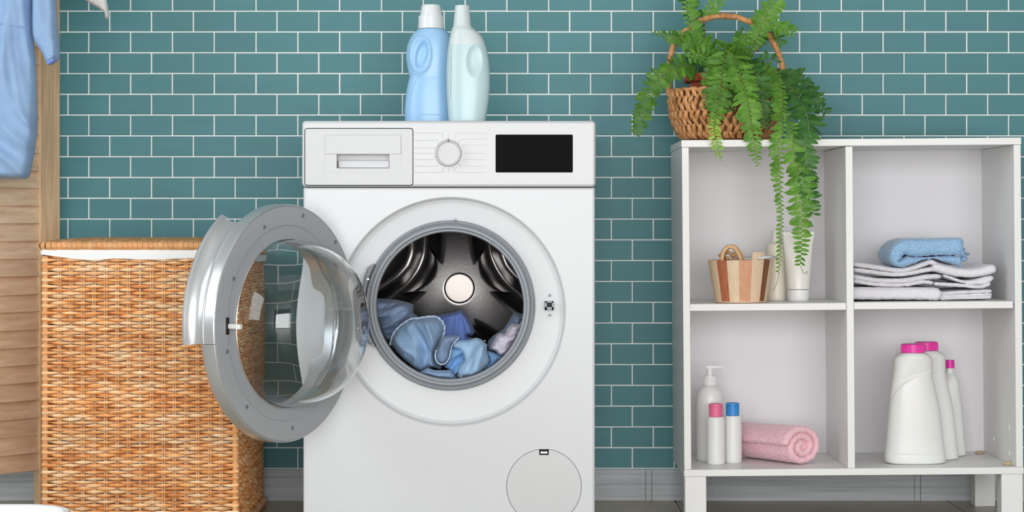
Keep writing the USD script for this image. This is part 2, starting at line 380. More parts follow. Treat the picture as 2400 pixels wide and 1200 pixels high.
# ================================================================ WASHING MACHINE
MY = 4.60                                     # front face
def mx(px): return X_(px, MY)
def mz(py): return Z_(py, MY)
wm = Thing('washing_machine', 'white front-loading washing machine with its round glass door swung open', 'washing machine', (mx(1052), MY + .27, 0))
x0, x1 = mx(710.5), mx(1394.5); ztop = mz(283)
CR = np.array([mx(1057), mz(731)]); CG = np.array([mx(1054.5), mz(716)])
RR = .2325
def circ(c, r, y, n=96):
    a = np.arange(n) * 2 * math.pi / n; return np.c_[c[0] + r * np.cos(a), np.full(n, y), c[1] + r * np.sin(a)]
bodym = MF(slab(x0, x1, .025, mz(439.6), .004, MY, 5.13, .006, 5))
dish = loft([circ(CR, RR + .006, MY - .002), circ(CR, RR + .003, MY + .0002), circ(CR, RR + .001, MY + .0016), circ(CR, RR - .0005, MY + .005), circ(CR, RR - .002, MY + .010), circ(CR, RR - .0055, MY + .0125), circ(CR, RR - .012, MY + .0135),
             circ(CG, .168, MY + .017), circ(CG, .166, MY + .035), circ(CG, .166, MY + .09), circ(CG, .262, MY + .095), circ(CG, .262, MY + .44)])
bodym = bodym - MF(dish)
FC = (mx(1275), mz(1140.5))
bodym = bodym - MF(disc_slab(FC[0], FC[1], .0772, MY - .01, MY + .006))
bodym = bodym - MF(chamfer_box((mx(1275) - .0096, MY - .01, mz(1067)), (mx(1275) + .0096, MY + .018, mz(1053.5)), .0004))
bodym = bodym - MF(chamfer_box((mx(1276.5), MY - .01, mz(727.5)), (mx(1297.5), MY + .016, mz(706)), .0004))
wm.add('body', bodym, M['enamel'], smooth=32)
wm.add('core', box((x0 + .004, MY + .012, mz(441)), (x1 - .004, 5.1, mz(437))), M['dark'])
for sx in (x0 + .05, x1 - .05):
    for sy in (MY + .06, 5.07): wm.add('foot', lathe([(0, 0), (.02, 0), (.022, .006), (.018, .026), (0, .026)], 24, center=(sx, sy, 0)), M['dark'], smooth=30)

# control panel with pocket for the drawer and the display
cp = slab(mx(708), mx(1396), mz(438.0), ztop, .008, MY - .004, 5.13, .006, 5)
drx = (mx(715.5), mx(967.5), mz(434), mz(301.5))
cpm = MF(cp) - MF(slab(drx[0] - .0013, drx[1] + .0013, drx[2] - .0012, drx[3] + .0012, .006, MY - .03, MY + .12, .0001, 1)) - MF(slab(mx(1161.4), mx(1342.6), mz(404.6), mz(315.4), .0026, MY - .03, MY + .0005, .0001, 1)) - MF(disc_slab(mx(1051), mz(359), .0293, MY - .03, MY + .002))
wm.add('control_panel', cpm, M['panelwhite'], smooth=32)
wm.add('display', slab(mx(1162), mx(1342), mz(404), mz(316), .0024, MY - .0046, MY + .0004, .0006, 2), M['display'], smooth=32, label='glossy black display')
dr = MF(slab(drx[0], drx[1], drx[2], drx[3], .005, MY - .0048, MY + .11, .0012, 3))
dr = dr - MF(slab(mx(789.5), mx(913), mz(394.5), mz(359.5), .0012, MY - .03, MY + .022, .0001, 1))
# a shallow inset panel round the grip
ins = MF(slab(mx(761), mx(941), mz(404.5), mz(315), .0016, MY - .03, MY - .0042, .0001, 1))
dr = dr - (ins - MF(slab(mx(761) + .0007, mx(941) - .0007, mz(404.5) + .0007, mz(315) - .0007, .0012, MY - .04, MY + .05, .0001, 1)))
drp = wm.add('detergent_drawer', dr, M['drawerwhite'], smooth=32)
wm.add('handle_lip', slab(mx(762), mx(940.5), mz(361.5), mz(317), .0016, MY - .0062, MY - .0046, .0012, 3), M['drawerwhite'], parent=drp, smooth=32)
wm.add('grip_ledge', slab(mx(793), mx(912), mz(393.5), mz(376.5), .001, MY + .004, MY + .02, .0015, 3), M['drawerwhite'], parent=drp, smooth=32)
# dial
dc = (mx(1051), 0, mz(359.5))
dial = wm.add('dial', lathe([(0, MY - .019), (.0216, MY - .019), (.0218, MY - .0186)], 64, center=dc, axis='y') if False else
       lathe([(0, MY + .0015), (.0282, MY + .0015), (.0282, MY - .004), (.0278, MY - .012), (.0262, MY - .0162), (.0246, MY - .0172), (.0232, MY - .0166), (.0226, MY - .0150), (.0222, MY - .0136), (0, MY - .0136)], 72, center=dc, axis='y'), M['panelwhite'], smooth=32)
wm.add('dial_ring', lathe([(.0284, MY - .0005), (.0293, MY - .0012), (.0296, MY - .004), (.0291, MY - .0075), (.0285, MY - .0075), (.0284, MY - .0005)], 72, center=dc, axis='y'), M['chrome'], parent=dial, smooth=32, label='silver ring of the dial')
wm.add('dial_face', lathe([(0, MY - .0140), (.0217, MY - .0140), (.0221, MY - .0133), (.0221, MY - .012), (0, MY - .012)], 64, center=dc, axis='y'), M['drawerwhite'], parent=dial, smooth=32)
wm.add('indicator_mark', box((mx(1050), MY - .0182, mz(333.6)), (mx(1052), MY - .0152, mz(325.3))), M['tick'], parent=dial, label='black indicator mark')
def line_mark(pts):
    p = [np.array([mx(a), MY - .0042, mz(b)]) for a, b in pts]; q = [p[0]]
    for k in range(1, len(p) - 1):
        d0, d1 = (p[k - 1] - p[k]), (p[k + 1] - p[k]); d0 /= np.linalg.norm(d0); d1 /= np.linalg.norm(d1)
        q += [p[k] + d0 * .002, p[k] + (d0 + d1) * .0006, p[k] + d1 * .002]
    q.append(p[-1]); wm.add('program_line', tube(q, .00045, 5), M['line'])
for pts in ([(970, 312), (1038, 312), (1038, 328)], [(970, 329), (1027, 329), (1027, 336)], [(970, 346.5), (1019, 346.5)], [(970, 359.5), (1016, 359.5)], [(970, 374.5), (1018, 374.5)], [(970, 389), (1027, 389), (1027, 383)], [(970, 404), (1038, 404), (1038, 392)],
            [(1139, 312), (1065.5, 312), (1065.5, 328)], [(1139, 326), (1076.5, 326), (1076.5, 336)], [(1139, 340), (1085, 340), (1085, 344)], [(1139, 359.5), (1087, 359.5)], [(1139, 374.5), (1085, 374.5)], [(1139, 389), (1076.5, 389), (1076.5, 383)], [(1139, 404), (1065, 404), (1065, 392)],
            [(1052.5, 312), (1052.5, 324)], [(1051, 394), (1051, 404)]):
    line_mark(pts)
# latch strike
ls = wm.add('latch_strike', cat(*[slab(*a, .0004, MY - .0012, MY + .012, .0004, 2) for a in ((mx(1277), mx(1282), mz(727), mz(706.5)), (mx(1293), mx(1297), mz(727), mz(706.5)), (mx(1277), mx(1297), mz(710), mz(706.5)), (mx(1277), mx(1297), mz(727), mz(719.5)))]), M['gasket'], smooth=30, label='light grey latch slot')
wm.add('latch_hole', box((mx(1281), MY + .006, mz(720)), (mx(1294), MY + .0155, mz(709))), M['dark'], parent=ls, label='black latch opening')
for py in (692.5, 739):
    wm.add('screw', lathe([(0, MY - .0014), (.0018, MY - .0013), (.0026, MY - .0003), (.0026, MY + .001), (0, MY + .001)], 20, center=(mx(1288.5), 0, mz(py)), axis='y'), M['gasket'], smooth=30)
# filter cover
fcm = MF(disc_slab(FC[0], FC[1], .0762, MY - .0006, MY + .0055, .0009, 96)) - MF(chamfer_box((mx(1275) - .0096, MY - .01, mz(1066.5)), (mx(1275) + .0096, MY + .018, mz(1053.5)), .0004))
fcp = wm.add('filter_cover', fcm, M['panelwhite'], smooth=32)
wm.add('release_tab', slab(mx(1266.5), mx(1283.5), mz(1063.5), mz(1058.5), .0004, MY + .0005, MY + .008, .0006, 2), M['cap_plastic'], parent=fcp, smooth=32)
wm.add('slot_back', box((mx(1275) - .0095, MY + .009, mz(1066.3)), (mx(1275) + .0095, MY + .0175, mz(1053.7))), M['dark'], parent=fcp, label='dark slot at the top of the cover')
# door seal
cg = (CG[0], MY, CG[1])
seal = [(.166, .03), (.1745, .020), (.1745, .006), (.1725, -.001), (.1705, -.003), (.1685, -.0022), (.1675, .0005), (.166, .001), (.1645, -.0035), (.162, -.0055), (.159, -.0055), (.1565, -.003), (.1550, -.0005), (.1525, -.0005), (.1510, .002), (.1500, .006), (.1505, .010), (.157, .018), (.162, .045), (.164, .070), (.166, .08)]
sp = wm.add('door_seal', lathe(seal, 96, center=cg, axis='y'), M['gasket'], smooth=35, label='grey rubber door seal')
tri = Polygon([(mx(1063), mz(517.5)), (mx(1071.5), mz(517.5)), (mx(1067.3), mz(511.5))])
wm.add('seal_mark', xz_prism(tri, MY - .0015, MY + .004), M['gasket'], parent=sp)
for a in (137, 52, 217, 225):
    q = np.radians(np.linspace(a - 3, a + 3, 6)); wm.add('seal_tab', tube(np.c_[CG[0] + .158 * np.cos(q), np.full(6, MY - .0048), CG[1] + .158 * np.sin(q)], .0022, 6), M['gasket'], parent=sp, smooth=40)
# hinge plate
hp = [(876, 618), (863, 626), (856, 645), (850, 680), (848, 715), (850, 750), (856, 785), (863, 803), (877, 812)]
hpi = [(CG[0] + .1742 * math.cos(math.radians(a)), CG[1] + .1742 * math.sin(math.radians(a))) for a in np.linspace(209, 151, 14)]
hpoly = Polygon([(mx(a), mz(b)) for a, b in hp] + hpi).buffer(.002).buffer(-.002)
hpp = wm.add('hinge_plate', pillow(hpoly, MY - .010, .022, .004, .003), M['gasket'], smooth=40, label='grey curved hinge plate with two screws')
for a, b in ((863.5, 654), (862, 770)):
    wm.add('screw', lathe([(0, MY - .0104), (.0008, MY - .0104), (.001, MY - .0118), (.0022, MY - .0118), (.0026, MY - .0105), (.0026, MY - .006), (0, MY - .006)], 20, center=(mx(a), 0, mz(b)), axis='y'), M['screw'], parent=hpp, smooth=30)
wm.add('hinge_bracket', slab(mx(826), mx(837), mz(672), mz(640), .003, MY - .006, MY + .016, .002, 3), M['panelwhite'], smooth=32)
wm.add('hinge_bracket', slab(mx(826), mx(837), mz(800), mz(768), .003, MY - .006, MY + .016, .002, 3), M['panelwhite'], smooth=32)
# drum: side wall and star-embossed back
DY = MY + .345
wm.add('drum_wall', lathe([(.156, .078), (.17, .080), (.200, .086), (.232, .098), (.240, .112), (.240, .325), (.236, .345)], 96, center=cg, axis='y'), M['steel'], smooth=35)
def drum_back():
    n, k = 240, 130; hub = np.array([CG[0] - .0005 + .012, CG[1] + .026])
    r = np.linspace(0.0, .2385, k); a = np.arange(n) * 2 * math.pi / n
    Rr, A = np.meshgrid(r, a, indexing='ij'); x, z = Rr * np.cos(A), Rr * np.sin(A)
    def sm(e0, e1, t): t = np.clip((t - e0) / (e1 - e0), 0, 1); return t * t * (3 - 2 * t)
    best = np.full(x.shape, 1e9)
    for ph in (90, 210, 330):
        ux, uz = math.cos(math.radians(ph)), math.sin(math.radians(ph)); s = x * ux + z * uz; w = abs(-x * uz + z * ux)
        half = .027 + .070 * np.exp(-np.clip(s, 0, 1) / .030)
        best = np.minimum(best, np.where(s > 0, w - half, 1e3))
    pr = np.max([x * math.cos(math.radians(q)) + z * math.sin(math.radians(q)) for q in (30, 150, 270)], axis=0)
    def smin(a_, b_, k_): h = np.clip(.5 + .5 * (b_ - a_) / k_, 0, 1); return b_ * (1 - h) + a_ * h - k_ * h * (1 - h)
    best = smin(best, Rr - .052, .022)
    y = .025 * sm(-.004, .044, best) - .018 * sm(.040, .072, best) + .030 * sm(.074, .112, best) - .012 * sm(.112, .14, best)   # pressed waves between the arms
    y = y + .17 * np.clip(Rr - .034, 0, 1) - .05 * np.clip(Rr - .15, 0, 1)   # the back is a shallow cone about the hub
    v = np.stack([hub[0] * 0 + CG[0] + x + (hub[0] - CG[0]) * (1 - Rr / .2385), DY + y, CG[1] + z + (hub[1] - CG[1]) * (1 - Rr / .2385)], -1)
    rings = [v[i] for i in range(k)]
    m = loft(rings, caps=False); return m, hub
dbm, hub = drum_back()
dbp = wm.add('drum_back', dbm, M['steel'], smooth=True, label='steel drum back pressed into a three-armed star')
wm.add('hub_cap', lathe([(0, DY - .013), (.029, DY - .013), (.0318, DY - .0124), (.0334, DY - .0108), (.0339, DY - .008), (.0339, DY + .003), (0, DY + .003)], 64, center=(hub[0], 0, hub[1]), axis='y'), M['hub'], parent=dbp, smooth=35, label='round brushed hub')

# ---- the open door: local z = inner side, local x = towards the hinge, local y = up
th = math.radians(121.0)
n_ = np.array([math.sin(th), math.cos(th), 0]); c_ = np.array([math.cos(th), -math.sin(th), 0]); R3 = np.stack([-c_, [0, 0, 1.0], n_], 1)
hinge = np.array([mx(839), MY - .012, 0]); DC = hinge + c_ * .236; DC[2] = H - .193
def D(m): v, f = VF(m); return v @ R3.T + DC, f
ring = [(.1655, -.012), (.1655, -.002), (.168, -.0015), (.172, -.0012), (.190, -.0005), (.1915, .0012), (.194, .0018), (.226, .0018), (.2285, .0010), (.2285, -.006), (.2285, -.012), (.1655, -.012)]
dp = wm.add('door', D(lathe(ring, 128)), M['doorgrey'], smooth=32, label='open round door, grey inner ring')
rim = [(.2287, .0004), (.2305, .0012), (.2322, -.0004), (.2328, -.004), (.2332, -.026), (.230, -.032), (.218, -.040), (.196, -.046), (.174, -.046), (.166, -.040), (.1655, -.0125), (.2285, -.0125), (.2287, .0004)]
g0, g1 = math.radians(180 - 57.5), math.radians(180 + 7.5)
wm.add('outer_rim', D(arc_solid(rim[:-1], g1 + .004, g0 + 2 * math.pi - .004, 110)), M['silver'], parent=dp, smooth=30, label='silver outer rim')
grip = [(.2287, .0004), (.2305, .0012), (.2322, -.0004), (.2334, -.008), (.2342, -.018), (.2352, -.0212), (.2362, -.0222), (.2354, -.0240), (.2336, -.0262), (.2335, -.032), (.2356, -.0400), (.2405, -.0468), (.2470, -.0510), (.2500, -.0532), (.2512, -.0560), (.2505, -.0600), (.2450, -.0610), (.236, -.056), (.224, -.050), (.196, -.046), (.174, -.046), (.166, -.040), (.1655, -.0125), (.2285, -.0125)]
wm.add('door_grip', D(arc_solid(grip, g0, g1, 60)), M['silver'], parent=dp, smooth=28, label='silver pull grip on the door rim')
wm.add('chrome_bead', D(lathe([(.1638, .0012), (.1648, .0022), (.1658, .0012), (.1658, -.003), (.1638, -.003), (.1638, .0012)], 128)), M['chrome'], parent=dp, smooth=40)
G = usdkit.material(stage, '/World/Looks/door_glass', {'p': ('glass_bsdf', dict(color=(.97, .985, .985), roughness=0.0, IOR=1.48))}, [], surface='p.BSDF')
outer = spline([(.1636, -.006), (.1634, .000), (.1625, .012), (.160, .030), (.1555, .052), (.148, .074), (.136, .094), (.118, .110), (.094, .1195), (.06, .123), (.03, .124), (0.0, .1242)], 70)
def inner_of(pr, t):
    d = np.gradient(pr, axis=0); nn = np.c_[-d[:, 1], d[:, 0]]; nn /= np.linalg.norm(nn, axis=1, keepdims=True)
    return pr + nn * t[:, None]
outer[-1] = (0, outer[-1, 1]); tk = .0042 + .002 * np.exp(-((np.linspace(0, 1, 70) - .62) / .12) ** 2)
inr = inner_of(outer, tk); s = 1 if inr[35, 0] < outer[35, 0] else -1
if s < 0: inr = inner_of(outer, -tk)
inr[-1] = (0, inr[-1, 1]); inr[:, 0] = np.maximum(inr[:, 0], 0)
prof = np.vstack([inr[::-1], outer])
wm.add('glass_bowl', D(lathe(prof, 160)), G, parent=dp, smooth=35, label='clear glass bowl of the door')
def dloc(px, py):                                 # a pixel on the door's inner plane -> local x, y
    d = np.array([(px - 1200) / F, 1.0, -(py - HY) / F]); o = np.array([0, 0, H]); q = o + d * ((DC - o) @ n_ / (d @ n_)) - DC
    return q @ R3[:, 0], q @ R3[:, 1]
for px, py in ((708, 505.5), (617.5, 532.5), (784, 567.5), (545.5, 653.5), (530, 824), (576, 953.5), (683.5, 1003), (785.5, 909)):
    lx, ly = dloc(px, py)
    wm.add('screw', D(lathe([(0, .0022), (.0012, .0022), (.0015, .0034), (.003, .0036), (.0040, .0030), (.0042, .0018), (.0042, .001), (0, .001)], 20, center=(lx, ly, 0))), M['screw'], parent=dp, smooth=30)
lx, ly = dloc(536, 764)
hk = wm.add('latch_plate', D(chamfer_box((lx - .011, ly - .016, .0012), (lx - .001, ly + .016, .0026), .0005)), M['dark'], parent=dp, label='dark latch slot plate')
wm.add('latch_hook', D(cat(chamfer_box((lx - .005, ly - .005, .001), (lx + .003, ly + .004, .026), .001), chamfer_box((lx - .007, ly - .006, .020), (lx + .004, ly + .004, .030), .0015))), M['cap_plastic'], parent=dp, smooth=30, label='pale latch hook')

# ================================================================ LAUNDRY IN THE DRUM
def fold_fn(amp, ang, f1, f2, seed, warp=.35):
    ca, sa = math.cos(math.radians(ang)), math.sin(math.radians(ang))
    def fn(x, z):
        u, v = x * ca + z * sa, -x * sa + z * ca
        w = meshkit.fbm(np.stack([u * f1 * .6 + 7, v * f1 * .6 + 3, np.full_like(u, seed * 1.7)], -1), 2, seed) * warp / f1 * 9
        a = meshkit.fbm(np.stack([u * f1, (v + w) * f2, np.full_like(u, seed * 3.1)], -1), 2, seed + 5)
        b = meshkit.fbm(np.stack([u * f1 * 2.2 + 31, (v + w * .6) * f2 * 2.1, np.full_like(u, seed * 5.3)], -1), 2, seed + 9)
        return 2.1 * amp * ((1 - abs(2 * a - 1) * 2.6) + .42 * (1 - abs(2 * b - 1) * 2.6))
    return fn
def Z4(pts): return [(830 + a / 2.4, 440 + b / 2.4) for a, b in pts]
def Z5(pts): return [(870 + a / 5.454, 680 + b / 5.454) for a, b in pts]
def cloth(name, label, cat_, zpts, Y, depth, material, bulge, bw, fold, rnd=.006, group=None, hem=None, smooth_n=0, h=.0028):
    pts = np.array([(X_(a, Y), Z_(b, Y)) for a, b in zpts])
    if smooth_n: pts = smooth_poly(pts, smooth_n)
    pg = Polygon(pts).buffer(0); pg = pg if pg.geom_type == 'Polygon' else max(pg.geoms, key=lambda g: g.area)
    pg = pg.buffer(.002).buffer(-.002).intersection(Point(*CG).buffer(.1555 + max(0, (Y - MY - .1)) * .4, 64))
    t_ = Thing(name, label, cat_, (pg.centroid.x, Y, pg.bounds[1]), group=group)
    t_.add('fabric', pillow(pg, Y, depth, rnd, h, bulge, bw, fold), material, smooth=True)
    if hem:
        for nm, hp_, rad, lift, m2 in hem:
            q = spline([(X_(a, Y), Y - lift, Z_(b, Y)) for a, b in hp_], 60); q += (meshkit.noise(q * 260) - .5)[:, None] * .002
            t_.add(nm, tube(q, rad * (1 + .25 * np.sin(np.arange(60) * 2.1)), 7), m2, smooth=True)
    return t_
def fab(name, rgb, rgb2=None):
    c2 = rgb2 or tuple(int(c * .9) for c in rgb); M[name] = mat(name, rgb, .8, spec=.2, sheen=.15, noise=(c2, (40, 40, 40), 4, .35, .65), bump=((1200, 1200, 1200), .12, .0006))
fab('slate_cotton', (156, 177, 212)); fab('denim', (159, 192, 228)); fab('denim_trim', (197, 219, 243)); fab('royal', (126, 154, 228)); fab('sky', (172, 210, 246)); fab('lilac', (228, 222, 238)); fab('greyblue', (139, 161, 192)); fab('bright_blue', (140, 192, 240))
cloth('shirt', 'slate blue cotton shirt heaped at the left edge inside the drum', 'shirt', Z5([(30, 110), (300, 128), (460, 165), (528, 195), (524, 300), (590, 350), (620, 480), (560, 640), (420, 760), (250, 760), (180, 640), (90, 480), (30, 300)]), MY + .200, .045, M['slate_cotton'], .030, .05, fold_fn(0.0163, 28, 7, 34, 3), rnd=.010)
cloth('blouse', 'royal blue blouse with a stitched hem lying behind the denim in the drum', 'blouse', Z5([(780, 330), (860, 330), (1000, 300), (1150, 264), (1235, 350), (1290, 440), (1322, 545), (1290, 582), (1150, 570), (1310, 632), (1290, 700), (1000, 720), (820, 640)]), MY + .255, .04, M['royal'], .016, .05, fold_fn(0.0075, 60, 6, 22, 8), rnd=.006,
      hem=[('stitched_hem', Z5([(1125, 285), (1200, 400), (1265, 540)]), .0007, .0225, M['denim'])])
cloth('denim_shirt', 'pale denim blue shirt with a frayed piped edge in the front of the drum', 'shirt', Z5([(245, 700), (265, 590), (330, 490), (430, 410), (520, 365), (600, 350), (700, 335), (800, 330), (880, 365), (930, 430), (942, 490), (925, 580), (900, 650), (850, 730), (820, 800), (835, 880), (900, 990), (880, 1020), (780, 985), (730, 1000), (640, 1056), (560, 1010), (420, 900), (320, 800)]), MY + .118, .028, M['denim'], .032, .055, fold_fn(0.0187, 115, 6, 22, 12), rnd=.010,
      hem=[('piped_edge', Z5([(250, 700), (270, 590), (335, 490), (430, 410), (520, 365), (600, 355), (700, 340), (800, 333), (880, 365), (930, 440), (940, 500), (915, 600), (880, 670), (840, 760), (825, 850), (850, 920)]), .0022, .014, M['denim_trim'])])
cloth('denim_facing', 'narrow denim cuff with a pale seam between the denim shirt and the sky blue tee', 'cuff', Z5([(925, 590), (1000, 580), (1150, 590), (1100, 640), (1040, 690), (1010, 780), (990, 880), (940, 940), (895, 946), (845, 910), (822, 850), (835, 760), (880, 670)]), MY + .062, .014, M['greyblue'], .010, .03, fold_fn(0.0050, 80, 8, 30, 21), rnd=.005,
      hem=[('pale_seam', Z5([(1120, 610), (1045, 690), (1015, 790), (990, 880), (935, 940), (890, 945), (840, 905), (822, 840), (835, 760)]), .0018, .010, M['denim_trim'])])
cloth('denim_sleeve', 'flat denim sleeve end with a dark seam at the bottom of the drum', 'sleeve', Z5([(620, 1052), (720, 1000), (800, 1030), (1010, 1030), (1060, 1080), (1085, 1130), (1000, 1140), (860, 1125), (700, 1085)]), MY + .050, .025, M['denim'], .010, .03, fold_fn(0.0063, 10, 8, 34, 31), rnd=.005, hem=[('dark_seam', Z5([(1015, 1040), (1022, 1090), (1030, 1128)]), .0014, .009, M['greyblue'])])
cloth('top', 'gathered bright blue top bunched under the sky blue tee', 'top', Z5([(1010, 760), (1060, 700), (1200, 720), (1220, 900), (1150, 1060), (1080, 1100), (980, 1010), (930, 980), (990, 880)]), MY + .078, .02, M['bright_blue'], .012, .04, fold_fn(0.0125, 8, 8, 60, 44), rnd=.006)
cloth('tee', 'light sky blue tee with a broad hem folded over the front of the laundry', 'tee', Z5([(1040, 690), (1120, 650), (1250, 640), (1340, 612), (1400, 630), (1480, 700), (1475, 780), (1510, 900), (1500, 950), (1400, 1050), (1280, 1100), (1180, 1110), (1130, 1135), (1105, 1090), (1115, 980), (1185, 900), (1170, 820), (1130, 760), (1060, 740)]), MY + .036, .018, M['sky'], .022, .045, fold_fn(0.0100, 60, 7, 24, 52), rnd=.007,
      hem=[('hem_seam', Z5([(1135, 990), (1140, 1060), (1165, 1112)]), .0008, .013, M['denim_trim'])])
cloth('scarf', 'crumpled bright blue scarf to the right of the sky blue tee in the drum', 'scarf', Z5([(1480, 780), (1560, 800), (1680, 850), (1660, 880), (1560, 960), (1500, 1000), (1430, 1035), (1430, 980), (1500, 930)]), MY + .074, .02, M['bright_blue'], .012, .03, fold_fn(0.0100, 40, 10, 50, 61), rnd=.005)
cloth('trousers', 'grey blue trousers rising up the right side of the drum', 'trousers', Z5([(1480, 720), (1500, 650), (1560, 590), (1690, 510), (1760, 400), (1830, 285), (1960, 320), (1960, 600), (1800, 760), (1650, 800), (1530, 790)]), MY + .15, .04, M['greyblue'], .022, .05, fold_fn(0.0100, 55, 7, 24, 73), rnd=.008)
cloth('camisole', 'crumpled pale lilac camisole at the right edge inside the drum', 'camisole', Z5([(1500, 755), (1560, 660), (1600, 580), (1640, 555), (1710, 560), (1740, 490), (1800, 430), (1900, 440), (1940, 350), (1965, 420), (1930, 560), (1850, 700), (1720, 820), (1660, 850), (1610, 810), (1580, 780)]), MY + .088, .018, M['lilac'], .016, .04, fold_fn(0.0125, 50, 9, 36, 85), rnd=.006)
# ================================================================ DETERGENT BOTTLES ON THE MACHINE
def superring(cx, cy, z, a, b, n=64, ex=2.4):
    t = np.arange(n) * 2 * math.pi / n; c, s = np.cos(t), np.sin(t)
    return np.c_[cx + a * np.sign(c) * abs(c) ** (2 / ex), cy + b * np.sign(s) * abs(s) ** (2 / ex), np.full(n, z)]
def bottle(levels, Y, ratio, n=72, ex=2.4, steps=70, press=None, bmax=None, z0=None):
    """levels: (py, px_left, px_right) from top to bottom at distance Y; depth = ratio x half width (capped)."""
    L = np.array(sorted(levels), float); z = Z_(L[:, 0], Y); cx = (X_(L[:, 1], Y) + X_(L[:, 2], Y)) / 2; a = (X_(L[:, 2], Y) - X_(L[:, 1], Y)) / 2
    if z0 is not None: z[-1] = z0
    from scipy.interpolate import PchipInterpolator
    o = np.argsort(z); fz, fc, fa = z[o], PchipInterpolator(z[o], cx[o]), PchipInterpolator(z[o], a[o])
    zz = np.linspace(fz[0], fz[-1], steps); rings = []
    amax = a.max()
    for k, q in enumerate(zz):
        aa = float(fa(q)); bb = aa * ratio if bmax is None else min(aa * .98, bmax * (aa / amax) ** .35)
        e = 1.0
        d0 = (q - zz[0])
        if d0 < .004: e = 1 - .06 * (1 - d0 / .004) ** 2
        rings.append(superring(float(fc(q)), Y, q, aa * e, bb * e, n, ex))
    v, f = loft(rings)
    if press is not None: v = v + press(v)
    return v, f
ZT = ztop + .0006
Y1 = 4.81
def z4(l, ox=920, s=4.0): return [(y / s, ox + a / s, ox + b / s) for y, a, b in l]
t = Thing('detergent_bottle', 'opaque sky blue detergent bottle with a pearly cap on the washing machine', 'bottle', (X_(1007, Y1), Y1, ZT))
body = z4([(273, 246, 482), (276, 238, 490), (290, 222, 506), (320, 190, 535), (380, 156, 566), (450, 134, 580), (540, 127, 586), (620, 138, 582), (680, 150, 578), (715, 159, 574), (722, 160, 574), (735, 156, 576), (770, 147, 579), (850, 131, 586), (950, 119, 592), (1050, 113, 596), (1100, 115, 596), (1160, 121, 590)])
cxb = X_(920 + 268 / 4, Y1)
def press_blue(v):
    d = np.zeros_like(v); front = v[:, 1] < Y1
    px = 1200 + v[:, 0] / Y1 * F; py = HY - (v[:, 2] - H) / Y1 * F; u, w = (px - 920) * 4, py * 4
    # slanted oval grip hollow
    uu, ww = u - 278, w - 520; ca, sa = math.cos(math.radians(14)), math.sin(math.radians(14)); a, b = uu * ca + ww * sa, -uu * sa + ww * ca
    r = np.sqrt((a / 56) ** 2 + (b / 130) ** 2)
    d[:, 1] += np.where(front, .0085 * np.clip(1 - r ** 4, 0, 1), 0)
    r2 = np.sqrt(((u - 262) / 100) ** 2 + ((w - 520) / 170) ** 2); d[:, 1] += np.where(front, -.0028 * np.exp(-((r2 - .92) / .16) ** 2), 0)
    return d
t.add('body', bottle(body, Y1, 1, n=160, ex=2.3, steps=150, press=press_blue, bmax=.034, z0=ZT), M['bluebottle'], smooth=40)
ridge = [(340, 395), (358, 440), (352, 520), (325, 610), (280, 690), (238, 742), (200, 840), (180, 930), (174, 1075)]
def onfront(pts, Y, b, rows, lift=0.0):
    L = np.array(sorted(rows), float); out = []
    for u, w in pts:
        px, py = 920 + u / 4, w / 4; l, r = np.interp(py, L[:, 0], L[:, 1]), np.interp(py, L[:, 0], L[:, 2]); c, a = (l + r) / 2, (r - l) / 2
        amax = max((L[:, 2] - L[:, 1]) / 2); bb = min(X_(1200 + a, Y) * .98, b * (a / amax) ** .35)
        s = np.clip(abs(px - c) / a, 0, .98); out.append((X_(px, Y), Y - bb * (1 - s ** 2.3) ** (1 / 2.3) - lift, Z_(py, Y)))
    return np.array(out)
t.add('moulded_ridge', tube(spline(onfront(ridge, Y1, .034, body), 60), .0011, 8), M['bluebottle'], smooth=True)
t.add('moulded_ridge', tube(spline(onfront([(300, 385), (250, 395), (205, 440), (178, 500), (180, 570), (205, 640), (235, 715), (240, 742)], Y1, .034, body), 50), .0011, 8), M['bluebottle'], smooth=True)
t.add('moulded_ridge', tube(spline(onfront([(176, 1078), (300, 1080), (420, 1082), (540, 1080)], Y1, .034, body), 40), .0008, 6), M['bluebottle'], smooth=True)
cc = (X_(920 + 361 / 4, Y1), Y1, 0); k = Y1 / F / 4
def zc(w): return Z_(w / 4, Y1)
cap = t.add('cap', lathe([(0, zc(44)), (70 * k, zc(44.5)), (82 * k, zc(48)), (90 * k, zc(62)), (103 * k, zc(140)), (105 * k, zc(150)), (108 * k, zc(152)), (117 * k, zc(153)), (118 * k, zc(158)), (119 * k, zc(210)), (123 * k, zc(271)), (0, zc(271))], 72, center=cc), M['pearl'], smooth=32, label='pearly silver cap')
for a in range(0, 360, 9):
    c, s = math.cos(math.radians(a)), math.sin(math.radians(a))
t.add('cap_groove', lathe([(117.2 * k, zc(166)), (119.6 * k, zc(167)), (119.6 * k, zc(171)), (117.2 * k, zc(172))], 72, center=cc), M['pearl'], parent=cap, smooth=40)

Y2 = 4.722
t = Thing('clear_bottle', 'milky translucent bottle of pale aqua softener with a tall white neck cap', 'bottle', (X_(1097, Y2), Y2, ZT))
lv = z4([(246, 570, 741), (250, 567, 744), (262, 562, 752), (300, 549, 800), (350, 537, 840), (420, 525, 870), (500, 515, 892), (600, 508, 906), (700, 505, 913), (800, 506, 913), (900, 510, 906), (1000, 516, 894), (1080, 522, 880), (1150, 528, 870)])
def press_milky(v):
    d = np.zeros_like(v); px = 1200 + v[:, 0] / Y2 * F; py = HY - (v[:, 2] - H) / Y2 * F; u, w = (px - 920) * 4, py * 4
    r = np.sqrt(((u - 770) / 75) ** 2 + ((w - 580) / 150) ** 2); d[:, 1] += np.where(v[:, 1] < Y2, .0045 * np.clip(1 - r ** 3, 0, 1), 0); return d
mb = MF(bottle(lv, Y2, 1, n=140, ex=2.3, steps=130, press=press_milky, bmax=.030, z0=ZT))
